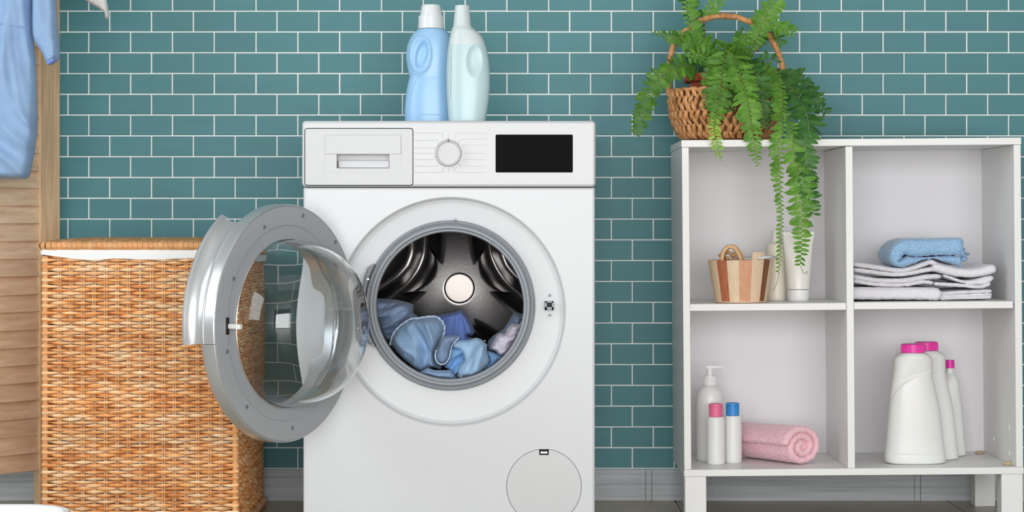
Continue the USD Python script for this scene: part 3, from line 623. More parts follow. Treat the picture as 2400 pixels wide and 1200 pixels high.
zl = Z_(422 / 4, Y2); lo_ = mb.trim_by_plane((0, 0, -1), -zl); up_ = mb.trim_by_plane((0, 0, 1), zl + .00005)
t.add('body', lo_, M['milky2'], smooth=35, label='aqua filled lower body'); t.add('shoulder', up_, M['milky'], smooth=35, label='paler empty shoulder')
k = Y2 / F / 4; zc2 = lambda w: Z_(w / 4, Y2); cc = (X_(920 + 653 / 4, Y2), Y2, 0)
t.add('cap', lathe([(0, zc2(55)), (52 * k, zc2(54)), (62 * k, zc2(51)), (67 * k, zc2(53)), (68 * k, zc2(68)), (76 * k, zc2(160)), (82 * k, zc2(230)), (84 * k, zc2(247)), (0, zc2(247))], 64, center=cc), M['milky'], smooth=32, label='white tapering cap')
t.add('moulded_ridge', tube(spline([(X_(920 + u / 4, Y2), Y2 - .012 - .012 * math.sin((w - 280) / 840 * math.pi), Z_(w / 4, Y2)) for u, w in [(605, 285), (565, 350), (548, 440), (537, 600), (533, 760), (540, 920), (552, 1040), (568, 1110)]], 60), .0011, 8), M['milky'], smooth=True)

# ================================================================ WICKER HAMPER
M['liner_rope'] = mat('twisted_cord', (214, 190, 160), .7)
HYF, HD = 4.63, .47
hx0, hx1 = X_(101, HYF), X_(556, HYF); hw = hx1 - hx0; hyb = HYF + HD
hm = Thing('laundry_hamper', 'tall tan woven rattan laundry hamper with a white cotton liner and lid', 'hamper', ((hx0 + hx1) / 2, HYF + HD / 2, 0))
nf, ns = 15, 17
segs = [((hx0, HYF), (hx1, HYF), nf), ((hx1, HYF), (hx1, hyb), ns), ((hx1, hyb), (hx0, hyb), nf), ((hx0, hyb), (hx0, HYF), ns)]
nodes = []                                    # (x, y, nx, ny, kind)
rc = random.Random(11)
for (a, b, n) in segs:
    a, b = np.array(a), np.array(b); L = np.linalg.norm(b - a); d = (b - a) / L; nn = np.array([d[1], -d[0]])
    nodes.append((*(a + d * .004 - nn * .004), *((nn + np.array([-d[0], -d[1]])) / math.sqrt(2)), 1))
    e = .0335
    for k in range(n):
        s = e + (L - 2 * e) * k / (n - 1) + rc.uniform(-.0008, .0008); nodes.append((*(a + d * s), *nn, 0))
N = np.array(nodes); K = len(N)
sub = 7
def weaver(row):
    z = .018 + .00683 * row; pts, out, nrm = [], [], []
    w = np.linspace(0, 1, sub, endpoint=False)
    amp = lambda k: (.0078 if N[k % K, 4] else .0040) * (1 if (k + row) % 2 == 0 else -1)
    for k in range(K):
        p, q = N[k], N[(k + 1) % K]
        for t_ in w:
            s = t_ * t_ * (3 - 2 * t_); o = amp(k) * (1 - s) + amp(k + 1) * s
            nn = p[2:4] * (1 - t_) + q[2:4] * t_; nn /= np.linalg.norm(nn)
            c = p[:2] * (1 - t_) + q[:2] * t_; pts.append((*(c + nn * o), z)); out.append(o / .0042); nrm.append((*nn, 0))
    pts, out, nrm = np.array(pts), np.clip(np.array(out), -1, 1), np.array(nrm)
    nz = meshkit.noise(np.c_[np.arange(len(pts)) * .09, np.full(len(pts), row * 3.7), np.zeros(len(pts))], row) - .5
    pts[:, 2] += nz * .0016
    hz = (.0037 * (.90 + .17 * out) * (1 + .25 * nz))[:, None]; ht = .0021
    ang = np.arange(6) * math.pi / 3
    v = pts[:, None] + ht * np.cos(ang)[None, :, None] * nrm[:, None] + (hz * np.sin(ang))[:, :, None] * np.array([0, 0, 1.0])
    n = len(pts); i, j = np.meshgrid(np.arange(n), np.arange(6), indexing='ij'); a, b, c, d = i * 6 + j, i * 6 + (j + 1) % 6, ((i + 1) % n) * 6 + (j + 1) % 6, ((i + 1) % n) * 6 + j
    f = np.vstack([np.stack([a, b, c], -1).reshape(-1, 3), np.stack([a, c, d], -1).reshape(-1, 3)])
    return outward(v.reshape(-1, 3), f)
for row in range(82): hm.add('weaver', weaver(row), M['rattan'], smooth=True)
for k in range(K):
    x, y, nx, ny, corner = N[k]
    if corner: hm.add('corner_post', tube([(x, y, .004), (x, y, .3), (x, y, .572)], .0068, 12), M['cane'], smooth=40)
    else:
        tx, ty = -ny, nx
        twist = nf - 8 == k - 1 or k == 8
        if twist:
            zz_ = np.linspace(.008, .57, 140)
            hm.add('stake', cat(*[tube(np.c_[x + .0016 * np.cos(zz_ * 700 + o_), np.full(140, y) + .0016 * np.sin(zz_ * 700 + o_), zz_], .0019, 6) for o_ in (0, math.pi)]), M['liner_rope'], smooth=True, label='pale twisted cord stake'); continue
        hm.add('stake', cat(*[tube([(x + s * tx, y + s * ty, .008), (x + s * tx * 1.05, y + s * ty * 1.05, .2), (x + s * tx, y + s * ty, .4), (x + s * tx * 1.1, y + s * ty * 1.1, .570)], .0019, 6) for s in (-.0021, .0021)]), M['stake'], smooth=40)
def loop(inset, z, r=.012, n=10):
    q = rrect(hx0 + inset, hx1 - inset, HYF + inset, hyb - inset, r, n); return np.c_[q[:, 0], q[:, 1], np.full(len(q), z)]
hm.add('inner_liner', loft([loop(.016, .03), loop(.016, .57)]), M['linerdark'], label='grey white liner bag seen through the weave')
hm.add('base_rim', ring_tube(resample(loop(-.002, 0)[:, :2], .02) @ np.array([[1, 0, 0], [0, 1, 0]]) + np.array([0, 0, .0125]), .0115, 10), M['rattan'], smooth=True)
# white liner turned over the top edge
per = resample(loop(-.004, 0, .014)[:, :2], .006); cen = np.array([(hx0 + hx1) / 2, (HYF + hyb) / 2])
T = np.roll(per, -1, 0) - np.roll(per, 1, 0); T /= np.linalg.norm(T, axis=1, keepdims=True); NO = np.c_[T[:, 1], -T[:, 0]]; NO *= np.sign(((per - cen) * NO).sum(1))[:, None]
wv = meshkit.fbm(np.c_[per * 16, np.zeros(len(per))], 2, 5) - .5
drop = .0205 + wv * .010; drop = drop - .009 * np.clip(1 - (per[:, 0] - hx0) / .09, 0, 1) * (per[:, 1] < HYF + .02)
def lring(off, z): return np.c_[per + NO * np.broadcast_to(np.asarray(off), (len(per),))[:, None], np.broadcast_to(z, (len(per),))]
sec = [lring(-.006, .588), lring(.0005, .5875), lring(.0032 + wv * .003, .582), lring(.0042 + wv * .005, .586 - drop * .55), lring(.0040 + wv * .004, .586 - drop), lring(.0026 + wv * .004, .586 - drop), lring(.0012, .576), lring(-.006, .580), lring(-.006, .588)]
hm.add('liner', loft(sec, caps=False), M['liner'], smooth=50, label='white cotton liner edge under the lid')
# lid
lz = .5935
lid = hm.add('lid', loft([loop(-.001, lz - .004), loop(-.001, lz + .004), loop(.006, lz + .0062)]), M['seagrass'], smooth=30, label='woven lid')
strands = []
for k in range(46):
    yy = HYF + .004 + (HD - .008) * k / 45; xs = np.linspace(hx0 + .004, hx1 - .004, 60)
    zz = lz + .0062 + .0062 * np.sin(np.pi * (yy - HYF) / HD) ** .5 * np.clip((xs - hx0) / .05, 0, 1) ** .5 + .0013 * np.sin(xs / .0125 * np.pi + k * np.pi) + .001 * (meshkit.noise(np.c_[xs * 60, np.full(60, k * 1.3), np.zeros(60)], 9) - .5)
    strands.append(tube(np.c_[xs, np.full(60, yy), zz], .0030, 5))
hm.add('lid_weave', cat(*strands), M['seagrass'], parent=lid, smooth=True, kind='stuff', label='coarse seagrass strands on top of the lid')
rimc = rrect(hx0 - .0035, hx1 + .003, HYF - .003, hyb + .002, .016, 8); rimp = resample(rimc, .0104); rimp = np.roll(rimp, -int(np.argmin(np.linalg.norm(rimp - np.array([hx0, HYF]), axis=1))), 0)
hm.add('rim_core', ring_tube(np.c_[rimp, np.full(len(rimp), lz)], .0078, 10), M['hyacinth_in'], parent=lid, smooth=True)
rw = random.Random(5)
for k in range(len(rimp)):
    a, b = rimp[k], rimp[(k + 1) % len(rimp)]
    if not (a[1] < HYF + .01 or (a[0] > hx1 - .01 and a[1] < hyb)): continue
    d = (b - a); e = d * rw.uniform(-.04, .04); tl = rw.uniform(-.0016, .0016); q0, q1 = np.r_[a + d * .02, lz], np.r_[b - d * .02, lz]
    R_ = .0088 + rw.uniform(-.0003, .0005)
    hm.add('cane_wrap', tube([q0, q0 * .75 + q1 * .25, q0 * .25 + q1 * .75, q1], [R_ * .95, R_ * 1.0, R_ * 1.01, R_ * .95], 12, caps=True), M['cane'], parent=lid, smooth=50)

# ================================================================ LOUVRED WOODEN SCREEN
SA = np.array([-1.0325, 5.10]); u2 = np.array([.6, .8]); n2 = np.array([.8, -.6])
def S3(m): v, f = VF(m); return np.c_[SA[0] + v[:, 0] * u2[0] + v[:, 1] * n2[0], SA[1] + v[:, 0] * u2[1] + v[:, 1] * n2[1], v[:, 2]], f    # local: along, out of the panel, up
sc = Thing('louvred_screen', 'pale wooden louvred folding screen standing at the left behind the blue dress', 'folding screen', (SA[0], SA[1], 0))
sc.add('stile', S3(chamfer_box((-.0595, -.0107, 0), (0, .0107, 1.68), .0015)), M['stile'])
sc.add('stile', S3(chamfer_box((-.5195, -.0107, 0), (-.46, .0107, 1.68), .0015)), M['stile'])
sc.add('top_rail', S3(chamfer_box((-.46, -.0107, 1.60), (-.0595, .0107, 1.68), .0015)), M['stile'])
rs = random.Random(8)
for k in range(38):
    zb = .0846 + .0396 * k; hgt = .0455; tilt = .24
    if k in (2, 21, 22): hgt = .0405; tilt = .10
    th_ = .0052
    m = chamfer_box((-.462, -th_ / 2, 0), (-.0575, th_ / 2, hgt), .0012); v, f = m; a = tilt + rs.uniform(-.02, .02)
    y, z = v[:, 1].copy(), v[:, 2].copy(); v[:, 1] = y * math.cos(a) - (z - hgt / 2) * math.sin(a) + .001; v[:, 2] = y * math.sin(a) + z * math.cos(a) + zb + rs.uniform(-.0008, .0008)
    sc.add('slat', S3((v, f)), M['oldwood'])

# ================================================================ HANGING CLOTHES
fab('dress_blue', (150, 180, 216), (143, 173, 211)); fab('white_voile', (236, 235, 236))
DYY = 4.74
def dpoly(pts, n=160): return Polygon(smooth_poly(np.array([(X_(a, DYY), Z_(b, DYY)) for a, b in pts]), n)).buffer(0)
dr_ = Thing('dress', 'light blue linen dress with elbow sleeves hanging in front of the louvred screen', 'dress', (X_(0, DYY), DYY, Z_(418, DYY)))
bod = dpoly([(-40, -250), (40, -250), (86, -225), (84, -120), (77, -20), (73, 62), (79, 140), (83, 235), (82, 315), (74, 370), (66, 408), (60, 418), (0, 419), (-70, 418), (-90, 330), (-93, 200), (-80, 65), (-84, -120), (-86, -225)])
dr_.add('body', pillow(bod, DYY, .02, .010, .005, .020, .05, fold_fn(.006, 92, 3, 16, 4)), M['dress_blue'], smooth=True)
slv = [(88, -230), (112, -150), (128, -30), (134, 55), (140, 122), (139, 136), (131, 145), (114, 152), (100, 126), (82, 98), (76, 50), (77, -60), (80, -150)]
dr_.add('sleeve', pillow(dpoly(slv), DYY - .012, .018, .010, .005, .012, .03, fold_fn(.003, 80, 5, 20, 6)), M['dress_blue'], smooth=True)
dr_.add('sleeve', pillow(dpoly([(-a, b) for a, b in slv]), DYY - .012, .018, .010, .005, .012, .03, fold_fn(.003, 80, 5, 20, 6)), M['dress_blue'], smooth=True)
dr_.add('waist_seam', tube(spline([(X_(a, DYY), DYY - o, Z_(b, DYY)) for a, b, o in ((-70, 64, .024), (-30, 57, .029), (10, 58, .030), (45, 63, .028), (72, 70, .016))], 40), .0011, 6), M['dress_blue'], smooth=True)
cuf = [(114, 150), (121, 142), (131, 140.5), (133, 144), (126, 149), (117, 152.5)]
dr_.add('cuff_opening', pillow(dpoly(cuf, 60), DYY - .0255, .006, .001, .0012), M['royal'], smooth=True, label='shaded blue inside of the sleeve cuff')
CYY = 4.86
cl = Thing('white_cloth', 'thin white cloth corner with a small knotted tip hanging right of the dress', 'cloth', (X_(248, CYY), CYY, Z_(45, CYY)))
wp = np.array([(X_(a, CYY), Z_(b, CYY)) for a, b in ((70, -110), (245, -110), (248, -40), (249, 0), (252, 18), (255.5, 34), (254, 42), (249, 45.5), (244.5, 40), (245, 31), (240, 25), (222, 14), (200, 1), (140, -45))])
cl.add('fabric', pillow(Polygon(wp).buffer(.001).buffer(-.001), CYY, .008, .004, .003, .006, .02, fold_fn(.003, 70, 5, 20, 2)), M['white_voile'], smooth=True)
# ================================================================ WHITE BASIN AT THE LOWER LEFT
BY = 3.35; bz = Z_(1184, BY); bx1 = X_(188, BY)
ba = Thing('basin', 'white rounded plastic basin whose rim peeks in at the lower left corner', 'basin', (bx1 - .24, BY + .0, 0))
def bring(ins, z, rr=.09): q = rrect(bx1 - .48 + ins, bx1 - ins, BY - .34 + ins, BY + ins * -1 + .02, rr, 14); return np.c_[q[:, 0], q[:, 1], np.full(len(q), z)]
prof_b = [(.05, .0), (.045, .004), (.012, bz - .03), (.010, bz - .018), (.001, bz - .016), (0, bz - .012), (.001, bz - .004), (.005, bz), (.012, bz - .001), (.016, bz - .006), (.022, bz - .04), (.055, .008)]
ba.add('tub', loft([bring(i, z, .09 - min(i, .05)) for i, z in prof_b]), M['basin'], smooth=40)
# ================================================================ WHITE SHELF UNIT (it leans by under half a degree)
SY, SD = 4.80, .335; SB = SY + SD
ROLL = .45; ra = math.radians(ROLL)
PV = np.array([X_(1604, SY), 0, Z_(1117, SY)])
def SH(p):
    p = np.array(p, float); d = p - PV; return np.array([PV[0] + d[0] * math.cos(ra) - d[2] * math.sin(ra), p[1], PV[2] + d[0] * math.sin(ra) + d[2] * math.cos(ra)])
def UN(p):
    p = np.array(p, float); d = p - PV; return np.array([PV[0] + d[0] * math.cos(ra) + d[2] * math.sin(ra), p[1], PV[2] - d[0] * math.sin(ra) + d[2] * math.cos(ra)])
class Shelved(Thing):
    """a thing standing on the leaning unit: built upright in unrolled space, placed through SH."""
    def __init__(s, name, label, cat_, base, group=None): super().__init__(name, label, cat_, base, group, place=SH(base), roll=ROLL)
k = 1 / F * SY
zt1 = Z_(328.5, SY); zt0 = Z_(345, SY); zb1_, zb0_ = Z_(1101, SY), Z_(1117, SY)
xl0, xl1 = PV[0] + .0, PV[0] + 16.5 * k; xr1 = PV[0] + 794.5 * k; xr0 = xr1 - 16.5 * k
xd0 = X_(1986, SY) + .0015; xd1 = xd0 + 16.8 * k
z_ml = Z_(712, SY) - .0010; z_mr = Z_(709.5, SY) - .0025; tb = 16.3 * k
shelf = Thing('shelf_unit', 'white four-compartment shelf unit on short square legs at the right', 'shelf unit', (PV[0] + .36, SY + SD / 2, PV[2]), place=SH((PV[0] + .36, SY + SD / 2, PV[2])), roll=ROLL)
c_ = .0007
shelf.add('top_board', chamfer_box((xl0 - .0008, SY - .0015, zt0), (xr1 + .0008, SB, zt1), c_), M['melamine'])
shelf.add('bottom_board', chamfer_box((xl0 - .0006, SY - .001, zb0_), (xr1 + .0008, SB, zb1_), c_), M['melamine'])
shelf.add('side_panel', chamfer_box((xl0, SY, zb1_ + .0003), (xl1, SB, zt0 - .0004), c_), M['melamine'])
shelf.add('side_panel', chamfer_box((xr0, SY, zb1_ + .0003), (xr1, SB, zt0 - .0004), c_), M['melamine'])
shelf.add('divider', chamfer_box((xd0, SY + .0008, zb1_ + .0003), (xd1, SB - .006, zt0 - .0012), c_), M['melamine'])
shelf.add('shelf_board', chamfer_box((xl1 + .0004, SY + .004, z_ml - tb), (xd0 - .0006, SB - .006, z_ml), c_), M['melamine'])
shelf.add('shelf_board', chamfer_box((xd1 + .0006, SY + .003, z_mr - tb), (xr0 - .0030, SB - .006, z_mr), c_), M['melamine'])
shelf.add('back_panel', chamfer_box((xl1, SB - .006, zb1_), (xr0, SB - .001, zt0), .0004), M['melback'])
lt = 50.5 * k
floor_at = lambda x: -((x - PV[0]) * math.sin(ra)) / math.cos(ra)
for x, y in ((xl0 + .0008, SY + .001), (xr1 - .0008 - lt, SY + .001), (xl0 + .020, SB - lt - .012), (xr1 - .001 - lt, SB - lt - .012)):
    q = UN((x + lt / 2, y, .0)); shelf.add('leg', chamfer_box((x, y, PV[2] - PV[2] * 1.0 + floor_at(x + lt) * 1.0 + .0004), (x + lt, y + lt, zb0_ - .0002), .0012), M['melamine'])
for py, Yc in ((1030, 5.02), (1004, 4.865), (1064, 4.865)):
    cz = UN((0.9, Yc, Z_(py, Yc)))[2]
    shelf.add('hole_plug', lathe([(0, 0), (.006, 0), (.0064, .0006), (.0050, .0018), (0, .0022)], 24) if False else (lambda m: (np.c_[xr0 - m[0][:, 2], Yc + m[0][:, 0], cz + m[0][:, 1]], m[1]))(lathe([(0, 0), (.0064, 0), (.0062, .0009), (.0048, .0019), (0, .0024)], 24)), M['cap_plastic'], smooth=40, label='white plastic plug in a shelf pin hole')
for px, py, Yc, s in ((2297, 1062, 5.08, 1.0), (2364, 1096, 4.845, 1.25)):
    q = UN((X_(px, Yc), Yc, 0)); ch = noise_push(lathe([(0, 0), (.010 * s, .0), (.011 * s, .002), (.007 * s, .0055 * s), (0, .007 * s)], 18), .0022, 160, 4)
    shelf.add('connector_chip', move(ch, (q[0], Yc, zb1_ + .0002)), M['chip'], smooth=40, label='chipped beige connector on the bottom board')

def sx(px, Y, z): return UN((X_(px, Y), Y, z))[0]
zB = zb1_ + .0004; zL = z_ml + .0004; zR = z_mr + .0004
# ---- lower right: three white detergent bottles with magenta caps
def z8(l): return [(700 + y / 2.4, 1560 + a / 2.4, 1560 + b / 2.4) for y, a, b in l]
YA = 4.895
def big_bottle(label):
    cx0 = sx(1560 + 1396 / 2.4, YA, .25); T_ = Shelved('cleaner_bottle', label, 'bottle', (cx0, YA, zB), group='white bottles with magenta caps')
    dx = cx0 - X_(1560 + 1396 / 2.4, YA)
    lv = z8([(312, 1330, 1452), (316, 1322, 1462), (330, 1298, 1486), (344, 1286, 1497), (352, 1283, 1500), (400, 1280, 1501), (430, 1276, 1500), (500, 1266, 1513), (600, 1254, 1534), (700, 1245, 1548), (800, 1237, 1558), (880, 1229, 1567), (905, 1228, 1570), (925, 1233, 1570), (960, 1246, 1562)])
    def press(v):
        d = np.zeros_like(v); u = ((v[:, 0]) / YA * F + 1200 - 1560) * 2.4; w = (HY - (v[:, 2] - H) / YA * F - 700) * 2.4
        cu = np.interp(u, [1240, 1290, 1330, 1380, 1440, 1500, 1520], [620, 520, 478, 450, 430, 405, 395])   # swoosh: above it the neck is slimmer
        s = 1 / (1 + np.exp(-(w - cu) / 3.5)); front = np.clip((YA - v[:, 1]) / .03, 0, 1)
        d[:, 1] += front * (.0042 * (1 - s) * np.clip((w - 350) / 12, 0, 1) * np.exp(-np.clip(cu - w, 0, 400) / 70))
        d[:, 1] += front * .0012 * (1 - np.exp(-((w - 884) / 4.0) ** 2)) * 0
        d[:, 1] += front * .0011 * np.exp(-((w - 352) / 3) ** 2)
        d[:, 1] += front * .0010 * np.exp(-((w - 882) / 3) ** 2)
        return d
    T_.add('body', move(bottle(lv, YA, 1, n=140, ex=2.6, steps=170, press=press, bmax=.036, z0=zB), (dx, 0, 0)), M['hdpe'], smooth=35)
    kk = YA / F / 2.4; zz = lambda w: Z_(700 + w / 2.4, YA); cc_ = (cx0 + -3 * kk, YA, 0)
    cp_ = T_.add('cap', lathe([(0, zz(263.5)), (56 * kk, zz(263.5)), (63 * kk, zz(266)), (65 * kk, zz(272)), (66 * kk, zz(311)), (0, zz(311))], 72, center=cc_), M['magenta'], smooth=32, label='magenta screw cap')
    ribs = [tube([(cc_[0] + 65.6 * kk * math.cos(a), cc_[1] + 65.6 * kk * math.sin(a), zz(272)), (cc_[0] + 66.4 * kk * math.cos(a), cc_[1] + 66.4 * kk * math.sin(a), zz(309))], .0006, 5) for a in np.arange(0, 2 * math.pi, 2 * math.pi / 56)]
    T_.add('grip_ribs', cat(*ribs), M['magenta'], parent=cp_)
    return T_
bigA = big_bottle('large white bottle with a magenta cap standing foremost in the lower right compartment')
YBt = 4.973; cxb_ = sx(2173, YBt, .25)
copy_thing(bigA, 'cleaner_bottle', 'white magenta-capped bottle half hidden directly behind the foremost large one', SH((cxb_, YBt, zB)), ROLL, 'white bottles with magenta caps')
YC = 5.045; cx0 = sx(1560 + 1600 / 2.4, YC, .22); dx = cx0 - X_(1560 + 1600 / 2.4, YC)
T_ = Shelved('cleaner_bottle', 'slimmer shorter white bottle with a small magenta cap at the back right of the group', 'bottle', (cx0, YC, zB), group='white bottles with magenta caps')
T_.add('body', move(bottle(z8([(402, 1580, 1620), (430, 1577, 1623), (450, 1566, 1640), (480, 1556, 1648), (550, 1543, 1656), (600, 1536, 1664), (700, 1526, 1673), (800, 1518, 1681), (870, 1512, 1688), (893, 1516, 1686), (910, 1524, 1678)]), YC, 1, n=96, ex=2.5, steps=90, bmax=.024, z0=zB), (dx, 0, 0)), M['hdpe'], smooth=35)
kk = YC / F / 2.4; zz = lambda w: Z_(700 + w / 2.4, YC)
T_.add('cap', lathe([(0, zz(357)), (24 * kk, zz(357)), (26 * kk, zz(360)), (26.5 * kk, zz(402)), (0, zz(402))], 48, center=(cx0, YC, 0)), M['magenta'], smooth=32, label='small magenta cap')

# ---- lower left: pump bottle, two small bottles, rolled pink towel
YP = 4.985; cx0 = sx(1560 + 250 / 2.4, YP, .2); kk = YP / F / 2.4; zz = lambda w: Z_(700 + w / 2.4, YP) 
T_ = Shelved('pump_bottle', 'white pump dispenser bottle in the left corner of the lower left compartment', 'bottle', (cx0, YP, zB))
T_.add('body', lathe([(0, zB), (74 * kk, zB), (78 * kk, zB + .003), (79 * kk, zB + .008), (79 * kk, zz(575)), (77 * kk, zz(550)), (71 * kk, zz(527)), (61 * kk, zz(508)), (48 * kk, zz(496)), (36 * kk, zz(489)), (32 * kk, zz(484)), (0, zz(484))], 72, center=(cx0, YP, 0)), M['hdpe'], smooth=35)
pc = T_.add('collar', lathe([(0, zz(488)), (33 * kk, zz(488)), (33.5 * kk, zz(440)), (31 * kk, zz(434)), (20 * kk, zz(433)), (0, zz(433))], 60, center=(cx0, YP, 0)), M['pumpw'], smooth=32)
T_.add('grip_ribs', cat(*[tube([(cx0 + 33.3 * kk * math.cos(a), YP + 33.3 * kk * math.sin(a), zz(485)), (cx0 + 33.3 * kk * math.cos(a), YP + 33.3 * kk * math.sin(a), zz(443))], .0006, 5) for a in np.arange(0, 6.28, 2 * math.pi / 40)]), M['pumpw'], parent=pc)
T_.add('pump_stem', lathe([(0, zz(436)), (17 * kk, zz(436)), (17 * kk, zz(396)), (0, zz(396))], 40, center=(cx0 + 1 * kk, YP, 0)), M['pumpw'], smooth=32)
noz = spline([(cx0 - 21 * kk, YP, zz(388)), (cx0 + 10 * kk, YP, zz(387)), (cx0 + 55 * kk, YP, zz(386)), (cx0 + 72 * kk, YP, zz(389)), (cx0 + 79 * kk, YP, zz(396))], 24)
T_.add('nozzle', tube(noz, np.interp(np.arange(24), [0, 3, 10, 20, 23], [.0050, .0058, .0042, .0026, .0022]) * .72, 14, flat=1.5), M['pumpw'], smooth=50)
def small_bottle(px, Y, label, capmat, caplab, top, join):
    cx = sx(px, Y, .15); kk_ = Y / F / 2.4; zf = lambda w: Z_(700 + w / 2.4, Y)
    T = Shelved('travel_bottle', label, 'bottle', (cx, Y, zB), group='small travel bottles')
    T.add('body', lathe([(0, zB), (46 * kk_, zB), (50 * kk_, zB + .0025), (51 * kk_, zB + .006), (51 * kk_, zf(join + 12)), (49 * kk_, zf(join + 5)), (45 * kk_, zf(join + 1)), (0, zf(join + 1))], 60, center=(cx, Y, 0)), M['hdpe'], smooth=35)
    c0 = T.add('cap', lathe([(0, zf(join)), (37 * kk_, zf(join)), (37.5 * kk_, zf(join - 30)), (38 * kk_, zf(top + 19)), (36.8 * kk_, zf(top + 18)), (36.8 * kk_, zf(top + 16)), (0, zf(top + 16))], 60, center=(cx, Y, 0)), capmat, smooth=32, label=caplab)
    T.add('flip_lid', lathe([(0, zf(top + 15.5)), (38.5 * kk_, zf(top + 15)), (39.2 * kk_, zf(top + 10)), (37.5 * kk_, zf(top + 4)), (28 * kk_, zf(top)), (0, zf(top - 1))], 60, center=(cx, Y, 0)), capmat, parent=c0, smooth=40)
small_bottle(1560 + 283 / 2.4, 4.905, 'small white bottle with a pink flip cap in front of the pump bottle', M['pinkcap'], 'pink flip cap', 590, 664)
small_bottle(1560 + 378 / 2.4, 4.935, 'small white bottle with a blue flip cap beside the rolled pink towel', M['bluecap'], 'blue flip cap', 586, 658)

def terry(name, rgb, rgb2): M[name] = mat(name, rgb, .95, spec=.1, sheen=.5, noise=(rgb2, (420, 420, 420), 3, .38, .62), bump=((300, 300, 300), .6, .002))
terry('pink_terry', (252, 212, 220), (248, 194, 205)); terry('white_terry', (240, 238, 242), (228, 226, 232)); terry('blue_terry', (172, 206, 238), (140, 182, 222))
def pile(m, amp=.0011, s=330, seed=1):
    s = s * .68
    v, f = VF(m); tt = trimesh.Trimesh(v, f, process=False); n = tt.vertex_normals
    return v + n * (amp * 2.2 * (meshkit.noise(v * s + 500, seed) - .35) + amp * (meshkit.noise(v * s * 2.1 + 300, seed + 3) - .5))[:, None], f
YK = 4.875; cz = Z_(1040, YK); cx0 = sx(1884, YK, cz); kk = YK / F
a = np.linspace(.3, 2 * math.pi * 2.15, 170); r = .0085 + (.0410 - .0085) * ((a - .3) / (a[-1] - .3)) ** .95
sp_ = np.c_[1.16 * r * np.cos(a + 1.9), .96 * r * np.sin(a + 1.9)]; sp_ = sp_ + .0030 * (meshkit.noise(np.c_[sp_ * 55, np.zeros(len(sp_))], 4) - .5)[:, None]
tail = np.array([(sp_[-1, 0] + .006, sp_[-1, 1] - .012)]); spp = LineString(sp_).buffer(.0071)
zmin = spp.bounds[1]
T_ = Shelved('rolled_towel', 'pink terry towel rolled up with its spiral end facing front right', 'towel', (cx0, YK, zB))
roll_m = pillow(spp, 0, .20, .0064, .0023); v, f = roll_m
v = v + 0; back = np.clip(v[:, 1] / .20, 0, 1); v[:, 2] += 0
v, f = rotz((v, f), 33)
lift = zB - (v[:, 2].min()); v = v + np.array([cx0, YK, lift + .0022])
sag = np.clip((v[:, 1] - YK) / .18, 0, 1); zc_ = zB + .046; v[:, 2] = zB + (v[:, 2] - zB) * (1 - .10 * sag * np.sin(sag * 2.4))
pv, pf = pile((v, f), .0013, 330); pv[:, 2] += zB + .0006 - pv[:, 2].min()
T_.add('roll', (pv, pf), M['pink_terry'], smooth=True)
core = lathe([(0, .012), (.036, .012), (.036, .185), (0, .185)], 40); cv, cf = core; cv = np.c_[cv[:, 0] * 1.05, cv[:, 2], cv[:, 1] * .90]; cv, cf = rotz(outward(cv, cf), 33)
T_.add('inner_roll', (cv + np.array([cx0, YK, zB + .0475]), cf), M['pink_terry'], smooth=30)

# ---- upper right: folded white towels with a blue towel on top
YT = 4.852
def zt(l): return [(1980 + a / 6, 540 + b / 6) for a, b in l]
def tpath(pts, Y, thick, h=.0026, n=90):
    q = np.array([(sx(a, Y, Z_(b, Y)), UN((X_(a, Y), Y, Z_(b, Y)))[2]) for a, b in pts]); q = spline(q, n); return LineString(q).buffer(thick / 2, 8)
def towel(name, label, paths, thick, Y, depth, material, rnd=.004, groupn=None, seed=1, amp=.0008, dz=0):
    xmin = xd1 + .0026; polys = [tpath(zt(p), Y, th).intersection(shapely.box(xmin + .0012 * i_, -9, 9, 9)) for i_, (p, th) in enumerate(zip(paths, thick))]; polys = [affinity.translate(p, 0, dz) for p in polys]
    b = shapely.union_all(polys).bounds; T = Shelved(name, label, 'towel', ((b[0] + b[2]) / 2, Y + depth / 2, b[1]), group=groupn)
    for k_, pg in enumerate(polys):
        if pg.geom_type != 'Polygon': pg = max(pg.geoms, key=lambda g: g.area)
        pg = Polygon(pg.exterior) if len(pg.interiors) and sum(Polygon(i).area for i in pg.interiors) < 2e-5 else Polygon(pg.exterior)
        m = pillow(pg, Y + .0012 * k_, depth, rnd, .0028)
        pv, pf = pile(m, amp, 300, seed + k_); pv[:, 2] += max(0, zR + .0005 - pv[:, 2].min()); T.add('folded_layer', (pv, pf), material, smooth=True)
    return T
PXT = YT / F / 6
wt = 'stacked white towels'
towel('folded_towel', 'thick white terry towel folded at the bottom of the white stack', [[(130, 914), (500, 916), (900, 917), (1150, 920), (1290, 924)], [(1390, 885), (1600, 870), (1850, 858), (2060, 850)], [(1385, 925), (1600, 915), (1850, 903), (2065, 898)], [(1375, 968), (1650, 962), (1900, 955), (2060, 948)]],
      [168 * PXT, 40 * PXT, 38 * PXT, 42 * PXT], YT, .22, M['white_terry'], rnd=.010, groupn=wt, seed=2, dz=-.0012)
towel('folded_towel', 'thin white terry towel folded in wavy layers in the middle of the white stack', [[(150, 655), (350, 690), (650, 712), (950, 695), (1180, 655), (1330, 650)], [(150, 712), (350, 748), (650, 768), (950, 752), (1120, 725), (1225, 740)], [(1420, 640), (1560, 690), (1700, 725), (1880, 705), (2040, 665), (2085, 668), (2060, 705), (1900, 745), (1720, 765)], [(1290, 752), (1500, 766), (1750, 784), (1950, 788), (2040, 757)]],
      [58 * PXT, 48 * PXT, 34 * PXT, 44 * PXT], YT + .004, .215, M['white_terry'], rnd=.006, groupn=wt, seed=7)
